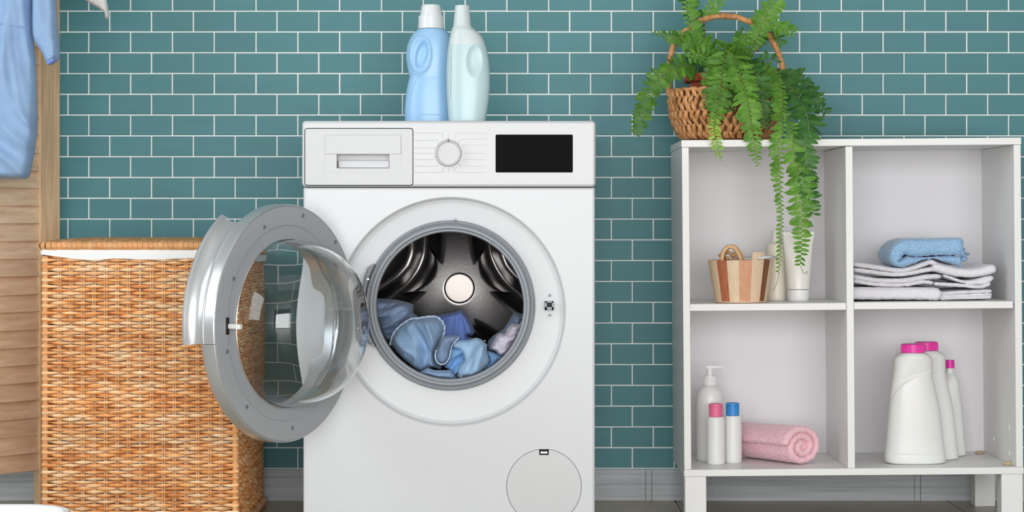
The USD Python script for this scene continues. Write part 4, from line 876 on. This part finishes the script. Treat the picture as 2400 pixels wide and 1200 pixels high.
towel('folded_towel', 'white terry towel draped with a raised ridge at the top of the white stack', [[(150, 478), (350, 505), (600, 545), (800, 565), (1000, 520), (1150, 465), (1245, 450), (1290, 475)], [(160, 560), (350, 580), (650, 620), (900, 610), (1100, 570), (1260, 545)], [(1300, 520), (1450, 560), (1700, 600), (1900, 590), (2080, 545)]],
      [62 * PXT, 58 * PXT, 120 * PXT], YT + .008, .205, M['white_terry'], rnd=.007, groupn=wt, seed=12)
YU = 4.875
T_ = towel('hand_towel', 'light blue terry towel folded over on top of the white towel stack', [[(1590, 250), (1300, 255), (1000, 255), (820, 250), (720, 300), (690, 370), (720, 430), (830, 465), (1000, 455), (1300, 430), (1590, 445)]], [186 * PXT], YU - .012, .17, M['blue_terry'], rnd=.012, seed=21, amp=.0010) if False else None
def blue_towel():
    outer_ = zt([(1625, 130), (1500, 135), (1250, 142), (1000, 140), (860, 145), (750, 175), (670, 235), (615, 320), (608, 400), (645, 470), (710, 520), (800, 530), (880, 510), (960, 476), (1050, 442), (1150, 418), (1245, 408), (1330, 428), (1450, 468), (1605, 510), (1622, 450), (1612, 388), (1400, 388), (1200, 398), (1050, 404), (950, 402), (880, 388), (800, 428), (742, 458), (745, 448), (790, 400), (815, 350), (850, 352), (900, 372), (1050, 380), (1200, 360), (1400, 362), (1608, 364), (1640, 300), (1640, 200)])
    q = np.array([(sx(a, YU, Z_(b, YU)), UN((X_(a, YU), YU, Z_(b, YU)))[2]) for a, b in outer_]); pg = Polygon(q).buffer(.0003, 6)
    pg = pg if pg.geom_type == 'Polygon' else max(pg.geoms, key=lambda g: g.area)
    b = pg.bounds; T = Shelved('hand_towel', 'light blue terry towel folded over on top of the white towel stack', 'towel', ((b[0] + b[2]) / 2, YU + .07, b[1]))
    T.add('fold', move(pile(pillow(pg, YU - .022, .15, .013, .0022), .0015, 330, 31), (0, 0, .0030)), M['blue_terry'], smooth=True)
    M['blue_hem'] = mat('blue_towel_hem', (150, 186, 220), .85, spec=.15, sheen=.2)
    for k_, (pts, dy) in enumerate(([[(1600, 140), (1635, 135), (1640, 250), (1660, 330), (1640, 372), (1605, 330), (1590, 240)], -.020], [[(1640, 260), (1690, 250), (1700, 310), (1760, 320), (1740, 350), (1690, 340), (1660, 375), (1635, 330)], .002], [[(1620, 385), (1700, 370), (1715, 400), (1665, 432), (1630, 430), (1625, 500), (1600, 520), (1612, 440)], -.010])):
        q = np.array([(sx(a, YU, Z_(b, YU)), UN((X_(a, YU), YU, Z_(b, YU)))[2]) for a, b in zt(pts)])
        T.add('hem_frill', pillow(Polygon(smooth_poly(q, 70)).buffer(0).buffer(.0008), YU + dy, .010, .004, .0022, .004, .008, fold_fn(.0025, 80, 20, 120, 40 + k_)), M['blue_hem'], smooth=True)
blue_towel()

# ---- upper left: wooden bucket with a massager, cream bottle, tube
YW = 4.885
def zb_(l): return [(1640 + a / 6, 530 + b / 6) for a, b in l]
kk = YW / F / 6; bcx = sx(1640 + 578 / 6, YW, .5); bcy = YW
zbt, zbb = Z_(530 + 480 / 6, YW), zL + .003
Rt, Rb = 461 * kk, 362 * kk
wood = {}
for nm, c1, c2_ in (('pale_stave', (238, 216, 184), (228, 200, 166)), ('red_stave', (196, 122, 86), (170, 98, 66)), ('pink_stave', (226, 172, 138), (212, 150, 116)), ('ear_stave', (240, 212, 184), (232, 200, 170)), ('dark_stave', (150, 92, 58), (120, 70, 44))):
    M[nm] = mat(nm, c1, .5, noise=(c2_, (260, 260, 14), 4, .35, .65))
bk = Shelved('wooden_bucket', 'small striped wooden stave bucket with a cord handle on the upper left shelf', 'bucket', (bcx, bcy, zL))
zone = [(-90.0, -62.0)]
def ang_of(u): return math.degrees(math.asin(max(-1, min(1, (u - 578) / 461.0))))
bnd = [120, 212, 342, 510, 690, 865, 960, 1036]
angs = [ang_of(u) for u in bnd]
front = [('pale_stave',), ('red_stave',), ('pale_stave',), ('pink_stave',), ('ear_stave',), ('dark_stave',), ('pale_stave',)]
st = [(angs[i], angs[i + 1], front[i][0]) for i in range(7)]
nb = 9
for i in range(nb):
    a0_ = 90 + 180 / nb * i; st.append((a0_, a0_ + 180 / nb, 'ear_stave' if i == 4 else ('pale_stave', 'red_stave', 'pink_stave')[i % 3]))
def stave(a0, a1, zt_, thick=.006, out=0.0):
    g = .10; A = np.radians(np.linspace(a0 + g, a1 - g, 6)); rings = []
    for z_, in ((zbb,), (zbb + (zbt - zbb) * .5,), (zt_,)):
        R_ = Rb + (Rt - Rb) * (z_ - zbb) / (zbt - zbb) + out
        o = np.c_[bcx + R_ * np.sin(A), bcy - R_ * np.cos(A), np.full(6, z_)]; i_ = np.c_[bcx + (R_ - thick) * np.sin(A), bcy - (R_ - thick) * np.cos(A), np.full(6, z_)]
        rings.append(np.vstack([o, i_[::-1]]))
    return loft(rings)
ear_top = Z_(530 + 373 / 6, YW - .05)
for i, (a0_, a1_, mn) in enumerate(st):
    ear = mn == 'ear_stave'; m = stave(a0_, a1_, ear_top if ear else zbt, .006, .0008 if ear else rt.uniform(0, .0004))
    bk.add('stave', m, M[mn], label='tall pale stave with a cord hole' if ear else None)
bk.add('base', lathe([(0, zL), (Rb - .002, zL), (Rb + .0005, zL + .001), (Rb + .0005, zL + .0032), (0, zL + .0034)], 64, center=(bcx, bcy, 0)), M['ear_stave'], smooth=30)
bk.add('bottom', lathe([(0, zL + .004), (Rb - .006, zL + .004), (Rb - .006, zL + .012), (0, zL + .012)], 48, center=(bcx, bcy, 0)), M['pale_stave'])
ea = math.radians((angs[4] + angs[5]) / 2 + 0); ez = Z_(530 + 458 / 6, YW - .07)
he = np.array([bcx + (Rt + .0035) * math.sin(ea), bcy - (Rt + .0035) * math.cos(ea), ez]); hb = np.array([bcx, bcy + Rt - .008, ez])
bk.add('cord_hole', lathe([(0, -.0006), (.0030, -.0006), (.0030, .001), (0, .001)], 20) if False else (lambda m: (np.c_[m[0][:, 0], m[0][:, 2], m[0][:, 1]] + he + np.array([-.002, .0016, 0]), m[1]))(lathe([(0, -.0008), (.0030, -.0008), (.0030, .001), (0, .001)], 20)), M['dark'], label='dark cord hole')
cord = spline([he + np.array([-.002, .002, 0]), he + np.array([.006, -.005, .0008]), he + np.array([.020, -.002, .0022]), he + np.array([.034, .02, .0005]), np.array([bcx + Rt + .006, bcy, zbt + .004]), np.array([bcx + Rt * .7, bcy + Rt * .75, zbt + .008]), hb], 60)
bk.add('cord_handle', tube(cord, .0027 * (1 + .06 * np.sin(np.arange(60) * 1.7)), 8), M['rope'], smooth=True, label='grey white cord handle')
# massager: curved wooden frame with knobs
M['frame_wood'] = mat('massager_wood', (222, 180, 126), .45, noise=((206, 160, 104), (60, 60, 200), 3, .35, .65)); M['knob_wood'] = mat('massager_knob_wood', (206, 164, 112), .42)
ms = Shelved('massage_roller', 'pale wooden massage roller with round knobs sticking out of the striped bucket', 'massager', (bcx - .02, bcy, zL + .02))
def mp(u, w, Y=YW - .015): x, y = 1640 + u / 6, 530 + w / 6; return np.array([sx(x, Y, Z_(y, Y)), Y, UN((X_(x, Y), Y, Z_(y, Y)))[2]])
arcs = [(345, 700), (318, 520), (312, 440), (330, 370), (370, 310), (420, 285), (475, 300), (520, 350), (555, 420), (580, 500), (605, 640), (615, 720)]
for dyy, ox in ((0, 0), (.026, 38)):
    q = spline([mp(a_ + ox, b_) + np.array([0, dyy, 0]) for a_, b_ in arcs], 60); fr = np.gradient(q, axis=0); fr /= np.linalg.norm(fr, axis=1, keepdims=True); nn_ = np.c_[-fr[:, 2], np.zeros(60), fr[:, 0]]
    rings = [np.array([q[i_] + nn_[i_] * sa * .0042 + np.array([0, sb * .0055, 0]) for sa, sb in ((1, .8), (.8, 1), (-.8, 1), (-1, .8), (-1, -.8), (-.8, -1), (.8, -1), (1, -.8))]) for i_ in range(60)]
    ms.add('frame', loft(rings), M['frame_wood'], smooth=40)
for (u, w), rr in (((330, 408), .0062), ((402, 372), .0052), ((468, 412), .0054), ((392, 455), .0050), ((300, 412), .0045), ((355, 520), .0055), ((470, 520), .0055)):
    pt = mp(u, w); s_ = trimesh.creation.icosphere(3, rr); v = np.array(s_.vertices) * np.array([1.15, 1.9, .82]); ms.add('knob', (v + pt + np.array([0, .010, 0]), np.array(s_.faces)), M['knob_wood'], smooth=True)
ms.add('axle', tube([mp(330, 408), mp(402, 372) + np.array([0, .02, 0])], .0022, 8), M['knob_wood'], smooth=40)
# cream bottle and white tube
YQ = 4.99; cx0 = sx(1640 + 1078 / 6, YQ, .5); kq = YQ / F / 6; zq = lambda w: Z_(530 + w / 6, YQ)
T_ = Shelved('lotion_bottle', 'cream coloured lotion bottle with a paler cap behind the hanging fern and bucket', 'bottle', (cx0, YQ, zL))
T_.add('body', lathe([(0, zL), (132 * kq, zL), (138 * kq, zL + .003), (139 * kq, zL + .008), (139 * kq, zq(300)), (136 * kq, zq(275)), (122 * kq, zq(255)), (80 * kq, zq(243)), (68 * kq, zq(240)), (66 * kq, zq(232)), (0, zq(232))], 72, center=(cx0, YQ, 0)), M['cream'], smooth=35)
T_.add('cap', lathe([(0, zq(232)), (66 * kq, zq(232)), (67 * kq, zq(80)), (64 * kq, zq(68)), (0, zq(65))], 60, center=(cx0, YQ, 0)), M['tube'], smooth=35, label='paler cap')
YV = 4.945; kv = YV / F / 6; zv = lambda w: Z_(530 + w / 6, YV); cx0 = sx(1640 + 1385 / 6, YV, .5)
T_ = Shelved('cosmetic_tube', 'white squeeze tube standing on its cap beside the cream lotion bottle', 'tube', (cx0, YV, zL))
rings = []
for w, hwid, dep in ((898, 158, 150), (890, 160, 152), (800, 164, 148), (600, 180, 120), (400, 196, 80), (250, 208, 42), (150, 218, 16), (140, 219, 8), (98, 221, 7)):
    rings.append(superring(cx0 + (12 if w < 200 else 4) * kv, YV, zv(w), hwid * kv, dep * kv, 64, 2.0))
T_.add('body', loft(rings), M['tube'], smooth=40)
T_.add('cap', lathe([(0, zL), (140 * kv, zL), (146 * kv, zL + .002), (154 * kv, zv(1010)), (156 * kv, zv(905)), (0, zv(899))], 64, center=(cx0 + 2 * kv, YV, 0)), M['pumpw'], smooth=32, label='glossy white flip cap')
# ================================================================ BASKET, POT AND FERN ON THE SHELF UNIT
YG = 4.972
gx = X_(1699, YG); gz = SH((UN((gx, YG, zt1))[0], YG, zt1))[2] + .002
kg = YG / F; Rm = 131 * kg
bsk = Thing('wicker_basket', 'round braided water hyacinth basket with an arched handle on top of the shelf unit', 'basket', (gx, YG, gz))
zr = Z_(213, YG)                                  # rim
def brad(z):
    t_ = (z - gz) / (zr - gz); return Rm * np.interp(t_, [0, .12, .3, .5, .72, .9, 1.0], [.735, .83, .915, .975, 1.0, .998, .985])
zs = np.linspace(gz + .002, zr - .003, 16)
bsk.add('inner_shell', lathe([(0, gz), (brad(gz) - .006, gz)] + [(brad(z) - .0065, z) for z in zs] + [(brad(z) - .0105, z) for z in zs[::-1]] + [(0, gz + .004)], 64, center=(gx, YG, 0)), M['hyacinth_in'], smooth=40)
rh = random.Random(21)
rows_b = 7
for r in range(rows_b):
    zc_b = gz + (zr - gz) * (r + .5) / rows_b; nb_ = 42; hh = (zr - gz) / rows_b
    for k_ in range(nb_):
        an = 2 * math.pi * (k_ + (.5 if r % 2 else 0) + rh.uniform(-.12, .12)) / nb_
        R_ = brad(zc_b); L_ = hh * rh.uniform(.82, 1.0); sl = (.0052 if r % 2 else -.0052) * rh.uniform(.6, 1.25) ; W_ = rh.uniform(.0052, .0074); D_ = rh.uniform(.0040, .0056)
        pts, rad = [], []
        for q in np.linspace(-1, 1, 6):
            zq_ = max(zc_b + q * L_, gz + .0035); aa = an + q * sl / R_; rr_ = brad(min(max(zq_, gz), zr)) - .0045 + .0040 * (1 - q * q) + .0006 * rh.uniform(-1, 1)
            pts.append((gx + rr_ * math.cos(aa), YG + rr_ * math.sin(aa), min(zq_, zr + .002))); rad.append(max(.0009, (1 - abs(q) ** 2.2)) )
        p_ = np.array(pts); tdir = np.array([-math.sin(an), math.cos(an), 0]); nd = np.array([math.cos(an), math.sin(an), 0]); an6 = np.arange(7) * 2 * math.pi / 7
        rings = [p_[i_] + rad[i_] * (W_ * np.cos(an6)[:, None] * tdir + D_ * np.sin(an6)[:, None] * nd) for i_ in range(6)]
        bsk.add('braid_strand', loft(rings), M['hyacinth'], smooth=60)
an = np.linspace(0, 2 * math.pi, 90, endpoint=False)
bsk.add('rim_coil', ring_tube(np.c_[gx + (Rm * .975 + .001 * np.sin(an * 40)) * np.cos(an), YG + (Rm * .975) * np.sin(an), zr - .001 + .0015 * np.sin(an * 27)], .0046, 8), M['hyacinth'], smooth=True)
def G6(a_, b_, Y): x, y = 1460 + a_ / 2.858, b_ / 2.858; return np.array([X_(x, Y), Y, Z_(y, Y)])
hctl = [G6(a_, b_, Y_) for a_, b_, Y_ in ((312, 640, YG), (305, 540, YG), (312, 420, YG), (345, 300, YG), (415, 215, YG), (500, 152, YG), (590, 118, YG), (690, 108, YG), (800, 125, YG), (880, 162, YG), (960, 215, YG), (1015, 300, YG), (1050, 380, YG), (1068, 480, YG), (1066, 560, YG), (1056, 640, YG))]
hq = spline(hctl, 121)
hd = bsk.add('handle', tube(hq, .0050, 10), M['hyacinth'], smooth=True)
for k_ in range(0, 117, 3):
    seg = hq[k_:k_ + 5] if k_ + 5 <= 121 else hq[k_:]
    seg = seg + np.array([rh.uniform(-1, 1), rh.uniform(-1, 1), rh.uniform(-1, 1)]) * .0008
    bsk.add('handle_wrap', tube(seg, np.array([.0050, .0066, .0070, .0066, .0048][:len(seg)]) * rh.uniform(.93, 1.1), 9), M['hyacinth'], parent=hd, smooth=50)

pcx, pY = X_(1702, YG), YG; kp = YG / F
pot = Thing('plant_pot', 'terracotta coloured plastic plant pot sitting inside the braided basket', 'pot', (pcx, pY, gz + .006))
zpt = Z_(175, YG); zpl = Z_(195, YG)
pot.add('body', lathe([(0, gz + .006), (66 * kp, gz + .006), (70 * kp, gz + .010), (86 * kp, zpl - .010), (87 * kp, zpl - .004), (87 * kp, zpl), (80 * kp, zpl), (80 * kp, gz + .02), (0, gz + .02)], 72, center=(pcx, pY, 0)), M['terracotta'], smooth=32)
pot.add('rim', lathe([(82 * kp, zpl + .0003), (94 * kp, zpl - .0006), (98 * kp, zpl + .001), (101 * kp, zpl + .004), (101.5 * kp, zpt - .002), (100 * kp, zpt), (95 * kp, zpt), (93 * kp, zpt - .003), (92 * kp, zpl + .004), (82 * kp, zpl + .0003)], 72, center=(pcx, pY, 0)), M['terracotta'], smooth=32)
def soil():
    v, f = lathe([(0, zpt - .006)] + [(r_, zpt - .006) for r_ in np.linspace(.01, 91 * kp, 12)] + [(80 * kp, zpl - .01), (0, zpl - .01)], 64, center=(pcx, pY, 0)); v[:, 2] += (v[:, 2] > zpt - .007) * .006 * (meshkit.fbm(v * 120, 3, 4) - .4); return v, f
pot.add('soil', soil(), M['soil'], smooth=False, label='dark potting soil')

def leaf_mat(name, c1, c2, seed):
    M[name] = mat(name, c1, .42, spec=.35, noise=(c2, (45, 45, 45), 3, .35, .65), vary=.16, translucent=.28)
leaf_mat('fern_green', (110, 160, 60), (78, 130, 44), 1); leaf_mat('fern_deep', (82, 134, 62), (60, 108, 50), 2); leaf_mat('fern_light', (172, 206, 92), (142, 188, 70), 3); leaf_mat('fern_mid', (126, 176, 72), (94, 150, 52), 4)
M['rachis'] = mat('fern_stem', (116, 128, 62), .5); M['rachis_brown'] = mat('fern_stem_brown', (104, 74, 48), .5)
fern = Thing('fern', 'lush green sword fern spilling over the basket and down the front of the shelf unit', 'fern', (pcx, pY, zpt - .004))
rf = random.Random(77)
def leaflet(p, d, n_up, L_, W_):
    """a single leaflet: 8 stations, crease along the middle, wavy notched margin."""
    d = d / np.linalg.norm(d); s_ = np.cross(d, n_up); s_ /= np.linalg.norm(s_) + 1e-9; n_ = np.cross(s_, d)
    ts = np.array([0, .10, .25, .42, .58, .74, .88, 1.0]); ws = np.array([.30, .86, .98, 1.0, .96, .86, .62, .14]); cu = rf.uniform(-.25, .32); tw = rf.uniform(-.6, .6); sw = rf.uniform(-.28, .28)
    cs, l_, r_ = [], [], []
    for k_, (t_, w_) in enumerate(zip(ts, ws)):
        c = p + d * L_ * t_ - n_ * L_ * cu * t_ * t_ + s_ * L_ * sw * t_ * t_; a_ = tw * t_; ss = s_ * math.cos(a_) + n_ * math.sin(a_); jag = 1 + (.12 if k_ % 2 else -.10)
        wv_ = rf.uniform(-.30, .30) * W_
        cs.append(c); l_.append(c + ss * W_ * w_ * jag + n_ * (.20 * W_ * w_ + wv_)); r_.append(c - ss * W_ * w_ * jag + n_ * (.20 * W_ * w_ - wv_))
    v = np.vstack([cs, l_, r_]); f = []
    for k_ in range(7):
        f += [(k_, k_ + 1, 9 + k_), (k_, 9 + k_, 8 + k_), (k_, 16 + k_, 17 + k_), (k_, 17 + k_, k_ + 1)]
    return v, np.array(f)
specs = []
def frond(ctrl, length, spacing, mats='fern_green', start=.0, end=1.0, prof=((0, .5), (.2, 1), (.6, .95), (1, .2)), stem='rachis', face=(0, -1, .25), lean=.25, w=.30, side=(1, 1), droop=.15, rad=.0011):
    specs.append(dict(c=ctrl, L=length, sp=spacing, m=mats, s0=start, s1=end, pr=prof, st=stem, fc=face, le=lean, w=w, side=side, dr=droop, rad=rad))
def g6(*pts): return [G6(a_, b_, Y_) for a_, b_, Y_ in pts]
def z7(a_, b_): return ((1560 + a_ / 2.667 - 1460) * 2.858, (310 + b_ / 2.667) * 2.858)
def g7(*pts): return [G6(*z7(a_, b_), Y_) for a_, b_, Y_ in pts]
px2m = YG / F
# long frond arching out to the left
frond(g6((560, 500, 4.95), (480, 455, 4.91), (390, 440, 4.885), (310, 470, 4.87), (240, 530, 4.865), (180, 620, 4.865), (140, 720, 4.865), (115, 820, 4.865), (85, 905, 4.865)), 30, 7.6, 'fern_green', .06, 1, ((0, .9), (.1, 1.15), (.35, 1.05), (.7, .95), (.92, .75), (1, .3)), face=(-.1, -1, .35), lean=.12, w=.23, droop=.1)
# two fronds climbing at the upper left
frond(g6((580, 500, 4.95), (545, 420, 4.95), (510, 330, 4.945), (475, 240, 4.94), (440, 130, 4.94), (425, 20, 4.94), (430, -70, 4.94)), 32, 9.5, 'fern_mid', .30, 1, ((0, .5), (.3, 1), (.8, .9), (1, .5)), side=(1, .45), lean=.35, w=.30)
frond(g6((600, 490, 4.94), (540, 380, 4.92), (470, 300, 4.91), (380, 258, 4.91), (300, 236, 4.91), (235, 222, 4.91), (190, 215, 4.91)), 30, 8.5, 'fern_green', .2, 1, ((0, .8), (.35, 1), (.62, .7), (.85, .35), (1, .18)), lean=.4, w=.30)
frond(g6((575, 500, 4.99), (560, 420, 5.0), (528, 250, 5.0), (505, 170, 5.0), (470, 70, 5.0), (435, 0, 5.0), (400, -60, 5.0)), 28, 10, 'fern_deep', .45, 1, ((0, .4), (.4, .9), (1, .7)), lean=.4, w=.3, stem='rachis_brown', rad=.0009)
# thin stem with a feathery top
frond(g6((600, 480, 4.97), (550, 380, 4.97), (547, 250, 4.97), (553, 140, 4.97), (580, 75, 4.97), (625, 35, 4.97), (680, -10, 4.97)), 22, 6.0, 'fern_mid', .66, 1, ((0, .5), (.4, 1), (1, .5)), lean=.3, w=.24, stem='rachis_brown', rad=.0009)
frond(g6((600, 480, 4.96), (548, 370, 4.96), (548, 290, 4.96), (556, 200, 4.96), (566, 165, 4.96)), 9, 8.0, 'fern_mid', .45, 1, side=(.3, 1), lean=.3, w=.4, stem='rachis_brown', rad=.0008)
# right climbing fronds
frond(g6((740, 470, 4.96), (830, 370, 4.95), (890, 270, 4.94), (935, 160, 4.94), (985, 60, 4.94), (1040, -20, 4.94), (1070, -70, 4.94)), 30, 8.4, 'fern_mid', .30, 1, ((0, .6), (.35, 1), (.8, .9), (1, .5)), lean=.35, w=.30)
frond(g6((820, 420, 4.93), (880, 350, 4.92), (960, 285, 4.92), (1040, 222, 4.92)), 6, 60, 'fern_mid', .9, 1, stem='rachis_brown', rad=.0012)
frond(g6((900, 90, 4.95), (950, 130, 4.94), (1010, 165, 4.935), (1075, 190, 4.93), (1150, 215, 4.93)), 27, 9, 'fern_mid', .0, 1, ((0, .8), (.5, 1), (1, .7)), lean=.55, w=.28)
frond(g6((760, 430, 4.97), (880, 300, 4.99), (960, 210, 4.99), (1030, 240, 4.98), (1070, 290, 4.97)), 28, 9, 'fern_green', .35, 1, ((0, .7), (.5, 1), (1, .5)), lean=.4, w=.30)
frond(g6((720, 440, 4.95), (770, 340, 4.94), (820, 270, 4.93), (850, 205, 4.93)), 22, 8.5, 'fern_mid', .25, 1, ((0, .9), (.6, .8), (1, .3)), lean=.35, w=.33)
frond(g6((700, 440, 4.93), (770, 290, 4.92), (800, 240, 4.92), (770, 210, 4.91)), 24, 10, 'fern_green', .3, 1, ((0, .8), (.6, .9), (1, .6)), lean=.4, w=.34)
frond(g6((720, 470, 4.93), (860, 420, 4.90), (960, 400, 4.90), (1030, 412, 4.90), (1055, 440, 4.90)), 22, 12, 'fern_deep', .55, 1, side=(.2, 1), lean=.3, w=.36, stem='rachis_brown')
# centre mass
frond(g6((640, 490, 4.93), (600, 380, 4.90), (540, 310, 4.89), (450, 280, 4.89), (400, 290, 4.89)), 34, 9, 'fern_green', .15, 1, ((0, .9), (.6, 1), (1, .6)), lean=.3, w=.32)
frond(g6((660, 500, 4.92), (640, 420, 4.89), (560, 370, 4.875), (480, 360, 4.87), (440, 390, 4.87)), 30, 9, 'fern_green', .1, 1, ((0, .9), (.6, 1), (1, .5)), lean=.3, w=.32)
frond(g6((700, 500, 4.93), (680, 400, 4.90), (680, 330, 4.88), (690, 280, 4.87)), 36, 9.5, 'fern_green', .1, 1, ((0, 1), (.6, .9), (1, .4)), lean=.3, w=.33)
frond(g6((780, 500, 4.93), (790, 420, 4.90), (830, 350, 4.88), (850, 320, 4.87)), 30, 9.5, 'fern_green', .1, 1, ((0, 1), (.6, .9), (1, .4)), lean=.3, w=.33)
frond(g6((700, 470, 4.92), (720, 350, 4.86), (700, 330, 4.85), (670, 430, 4.835), (658, 560, 4.82), (640, 680, 4.81), (622, 790, 4.80), (612, 880, 4.785)), 38, 9.6, 'fern_green', .12, 1, ((0, .8), (.25, 1.1), (.6, .95), (.85, .55), (1, .25)), w=.31, lean=.2)
frond(g6((780, 460, 4.92), (740, 380, 4.85), (770, 450, 4.83), (805, 560, 4.815), (835, 680, 4.80), (850, 770, 4.795), (862, 850, 4.785), (880, 950, 4.775), (888, 1020, 4.77), (905, 1112, 4.77)), 36, 8.4, 'fern_mid', .1, 1, ((0, .7), (.25, 1.15), (.5, 1), (.75, .7), (.92, .42), (1, .2)), w=.26, lean=.2)
frond(g6((660, 480, 4.92), (640, 500, 4.86), (600, 640, 4.83), (615, 790, 4.80), (612, 880, 4.775), (630, 960, 4.768), (655, 1078, 4.768)), 17, 7.4, 'fern_light', .55, 1, ((0, .6), (.4, 1), (.8, .85), (1, .3)), w=.27, lean=.2)
frond(g6((720, 500, 4.92), (640, 430, 4.85), (590, 520, 4.84), (570, 620, 4.832), (560, 730, 4.83)), 28, 9.5, 'fern_green', .15, 1, ((0, .8), (.4, 1), (1, .35)), w=.32)
frond(g6((820, 480, 4.93), (840, 420, 4.87), (880, 480, 4.84), (905, 580, 4.83), (930, 680, 4.825), (945, 760, 4.825), (950, 860, 4.825)), 34, 9, 'fern_deep', .15, 1, ((0, .8), (.4, 1), (.8, .7), (1, .3)), w=.29)
frond(g6((700, 500, 4.93), (720, 470, 4.88), (740, 560, 4.85), (735, 650, 4.84), (720, 740, 4.835)), 30, 9.5, 'fern_deep', .15, 1, ((0, .8), (.4, 1), (1, .4)), w=.32)
frond(g6((760, 500, 4.92), (850, 470, 4.86), (950, 520, 4.845), (1010, 590, 4.84), (1040, 660, 4.835), (1060, 760, 4.83)), 30, 9.0, 'fern_green', .12, 1, ((0, .8), (.5, 1), (1, .45)), w=.32)
frond(g6((760, 480, 4.94), (860, 430, 4.92), (950, 460, 4.91), (1010, 500, 4.90)), 26, 9.5, 'fern_green', .2, 1, ((0, .9), (.6, .9), (1, .5)), w=.33)
frond(g6((680, 470, 4.95), (620, 400, 4.93), (570, 420, 4.92), (545, 470, 4.92)), 24, 9.5, 'fern_deep', .2, 1, w=.33)
# right hanging fronds
frond(g6((800, 480, 4.94), (930, 420, 4.90), (1010, 480, 4.87), (1055, 580, 4.84), (1070, 700, 4.81), (1062, 800, 4.785), (1068, 900, 4.768)) + g7((708, 60, 4.766), (712, 160, 4.766), (714, 260, 4.766), (718, 400, 4.766), (724, 540, 4.766), (718, 660, 4.766), (716, 760, 4.766), (706, 880, 4.766)), 27, 9.4, 'fern_mid', .16, 1, ((0, .9), (.3, 1), (.55, .8), (.72, .5), (.9, .42), (1, .25)), side=(1, .5), w=.36, lean=.18)
frond(g6((820, 470, 4.95), (960, 440, 4.92), (1060, 530, 4.89), (1150, 610, 4.87), (1205, 700, 4.84), (1240, 800, 4.80), (1235, 900, 4.775)) + g7((872, 40, 4.768), (880, 160, 4.768), (888, 300, 4.768), (905, 420, 4.768), (925, 515, 4.768)), 36, 8.8, 'fern_deep', .18, 1, ((0, .7), (.2, 1.25), (.45, 1.1), (.6, .8), (.9, .68), (1, .45)), w=.25, lean=.1, face=(.05, -1, .3))
frond(g6((860, 480, 4.94), (1000, 480, 4.90), (1060, 600, 4.87), (1085, 720, 4.83), (1110, 800, 4.80), (1140, 900, 4.775)) + g7((800, 100, 4.764), (828, 220, 4.764), (845, 350, 4.764), (850, 480, 4.764), (852, 600, 4.764), (850, 700, 4.764), (845, 790, 4.764), (838, 830, 4.764)), 34, 9.4, 'fern_mid', .30, 1, ((0, .3), (.2, .5), (.4, 1), (.65, 1), (.82, .75), (1, .35)), w=.29, lean=.08, face=(.05, -1, .3))
frond(g6((850, 480, 4.96), (1000, 450, 4.95), (1120, 520, 4.94), (1220, 600, 4.93), (1290, 670, 4.92), (1370, 760, 4.92)), 32, 8.4, 'fern_deep', .35, 1, ((0, .7), (.4, 1.15), (.8, .8), (1, .4)), w=.24, lean=.2, face=(.1, -1, .4))
frond(g6((850, 490, 4.97), (980, 460, 4.98), (1090, 500, 4.975), (1190, 520, 4.97), (1260, 580, 4.965)), 28, 8.6, 'fern_deep', .4, 1, ((0, .7), (.5, 1), (1, .4)), w=.25, lean=.2, face=(.1, -1, .4))
# tendrils at the tips of two fronds
leaves = []
for i_, s in enumerate(specs):
    q = spline(s['c'], 160); dd = np.r_[0, np.cumsum(np.linalg.norm(np.diff(q, axis=0), axis=1))]; tot = dd[-1]
    s['q'] = q; s['leaf'] = []
    x0_, x1_ = tot * s['s0'], tot * s['s1']; x_ = x0_; k_ = 0
    while x_ < x1_:
        t_ = (x_ - x0_) / (x1_ - x0_ + 1e-9); p_ = np.array([np.interp(x_, dd, q[:, c]) for c in range(3)]); p2 = np.array([np.interp(x_ + .004, dd, q[:, c]) for c in range(3)]); p1 = np.array([np.interp(x_ - .004, dd, q[:, c]) for c in range(3)])
        T_ = (p2 - p1); T_ /= np.linalg.norm(T_) + 1e-12; n0 = np.array(s['fc'], float); n0 -= T_ * (n0 @ T_); n0 /= np.linalg.norm(n0) + 1e-9; S_ = np.cross(T_, n0)
        sgn = 1 if k_ % 2 == 0 else -1; lf = np.interp(t_, *zip(*s['pr'])) * s['L'] * px2m * rf.uniform(.85, 1.12) * (s['side'][0] if sgn > 0 else s['side'][1])
        d_ = S_ * sgn + T_ * (s['le'] + rf.uniform(-.09, .09)) + np.array([0, 0, -s['dr']]) + n0 * rf.uniform(-.3, .25)
        wl = min(lf * s['w'] * .72 * rf.uniform(.85, 1.15), .0056)
        if lf > .003: s['leaf'].append((lf * wl, leaflet(p_, d_, n0, lf, wl)))
        x_ += s['sp'] * 1.22 * px2m * rf.uniform(.45, .55) * (.72 + .28 * np.interp(t_, *zip(*s['pr']))); k_ += 1
    leaves += [a_ for a_, _ in s['leaf']]
cut = sorted(leaves, reverse=True)[min(299, len(leaves) - 1)]
n_leaf = 0
for s in specs:
    rad_ = np.linspace(s['rad'], s['rad'] * .45, 160)
    fp = fern.add('frond', tube(s['q'], rad_, 6), M[s['st']], smooth=True)
    small = []
    for a_, m in s['leaf']:
        if a_ >= cut and n_leaf < 300: fern.add('leaflet', m, M[s['m']], parent=fp, smooth=True); n_leaf += 1
        else: small.append(m)
    if small: fern.add('leaflets', cat(*small), M[s['m']], parent=fp, smooth=True, kind='stuff')
for pts in (((706, 880), (700, 920), (690, 955), (668, 990)), ((838, 830), (850, 850), (865, 880), (882, 880), (880, 868))):
    fern.add('tendril', tube(spline(g7(*[(a_, b_, 4.766) for a_, b_ in pts]), 24), .0006, 5), M['rachis'], smooth=True)
print('leaflets', len(leaves))
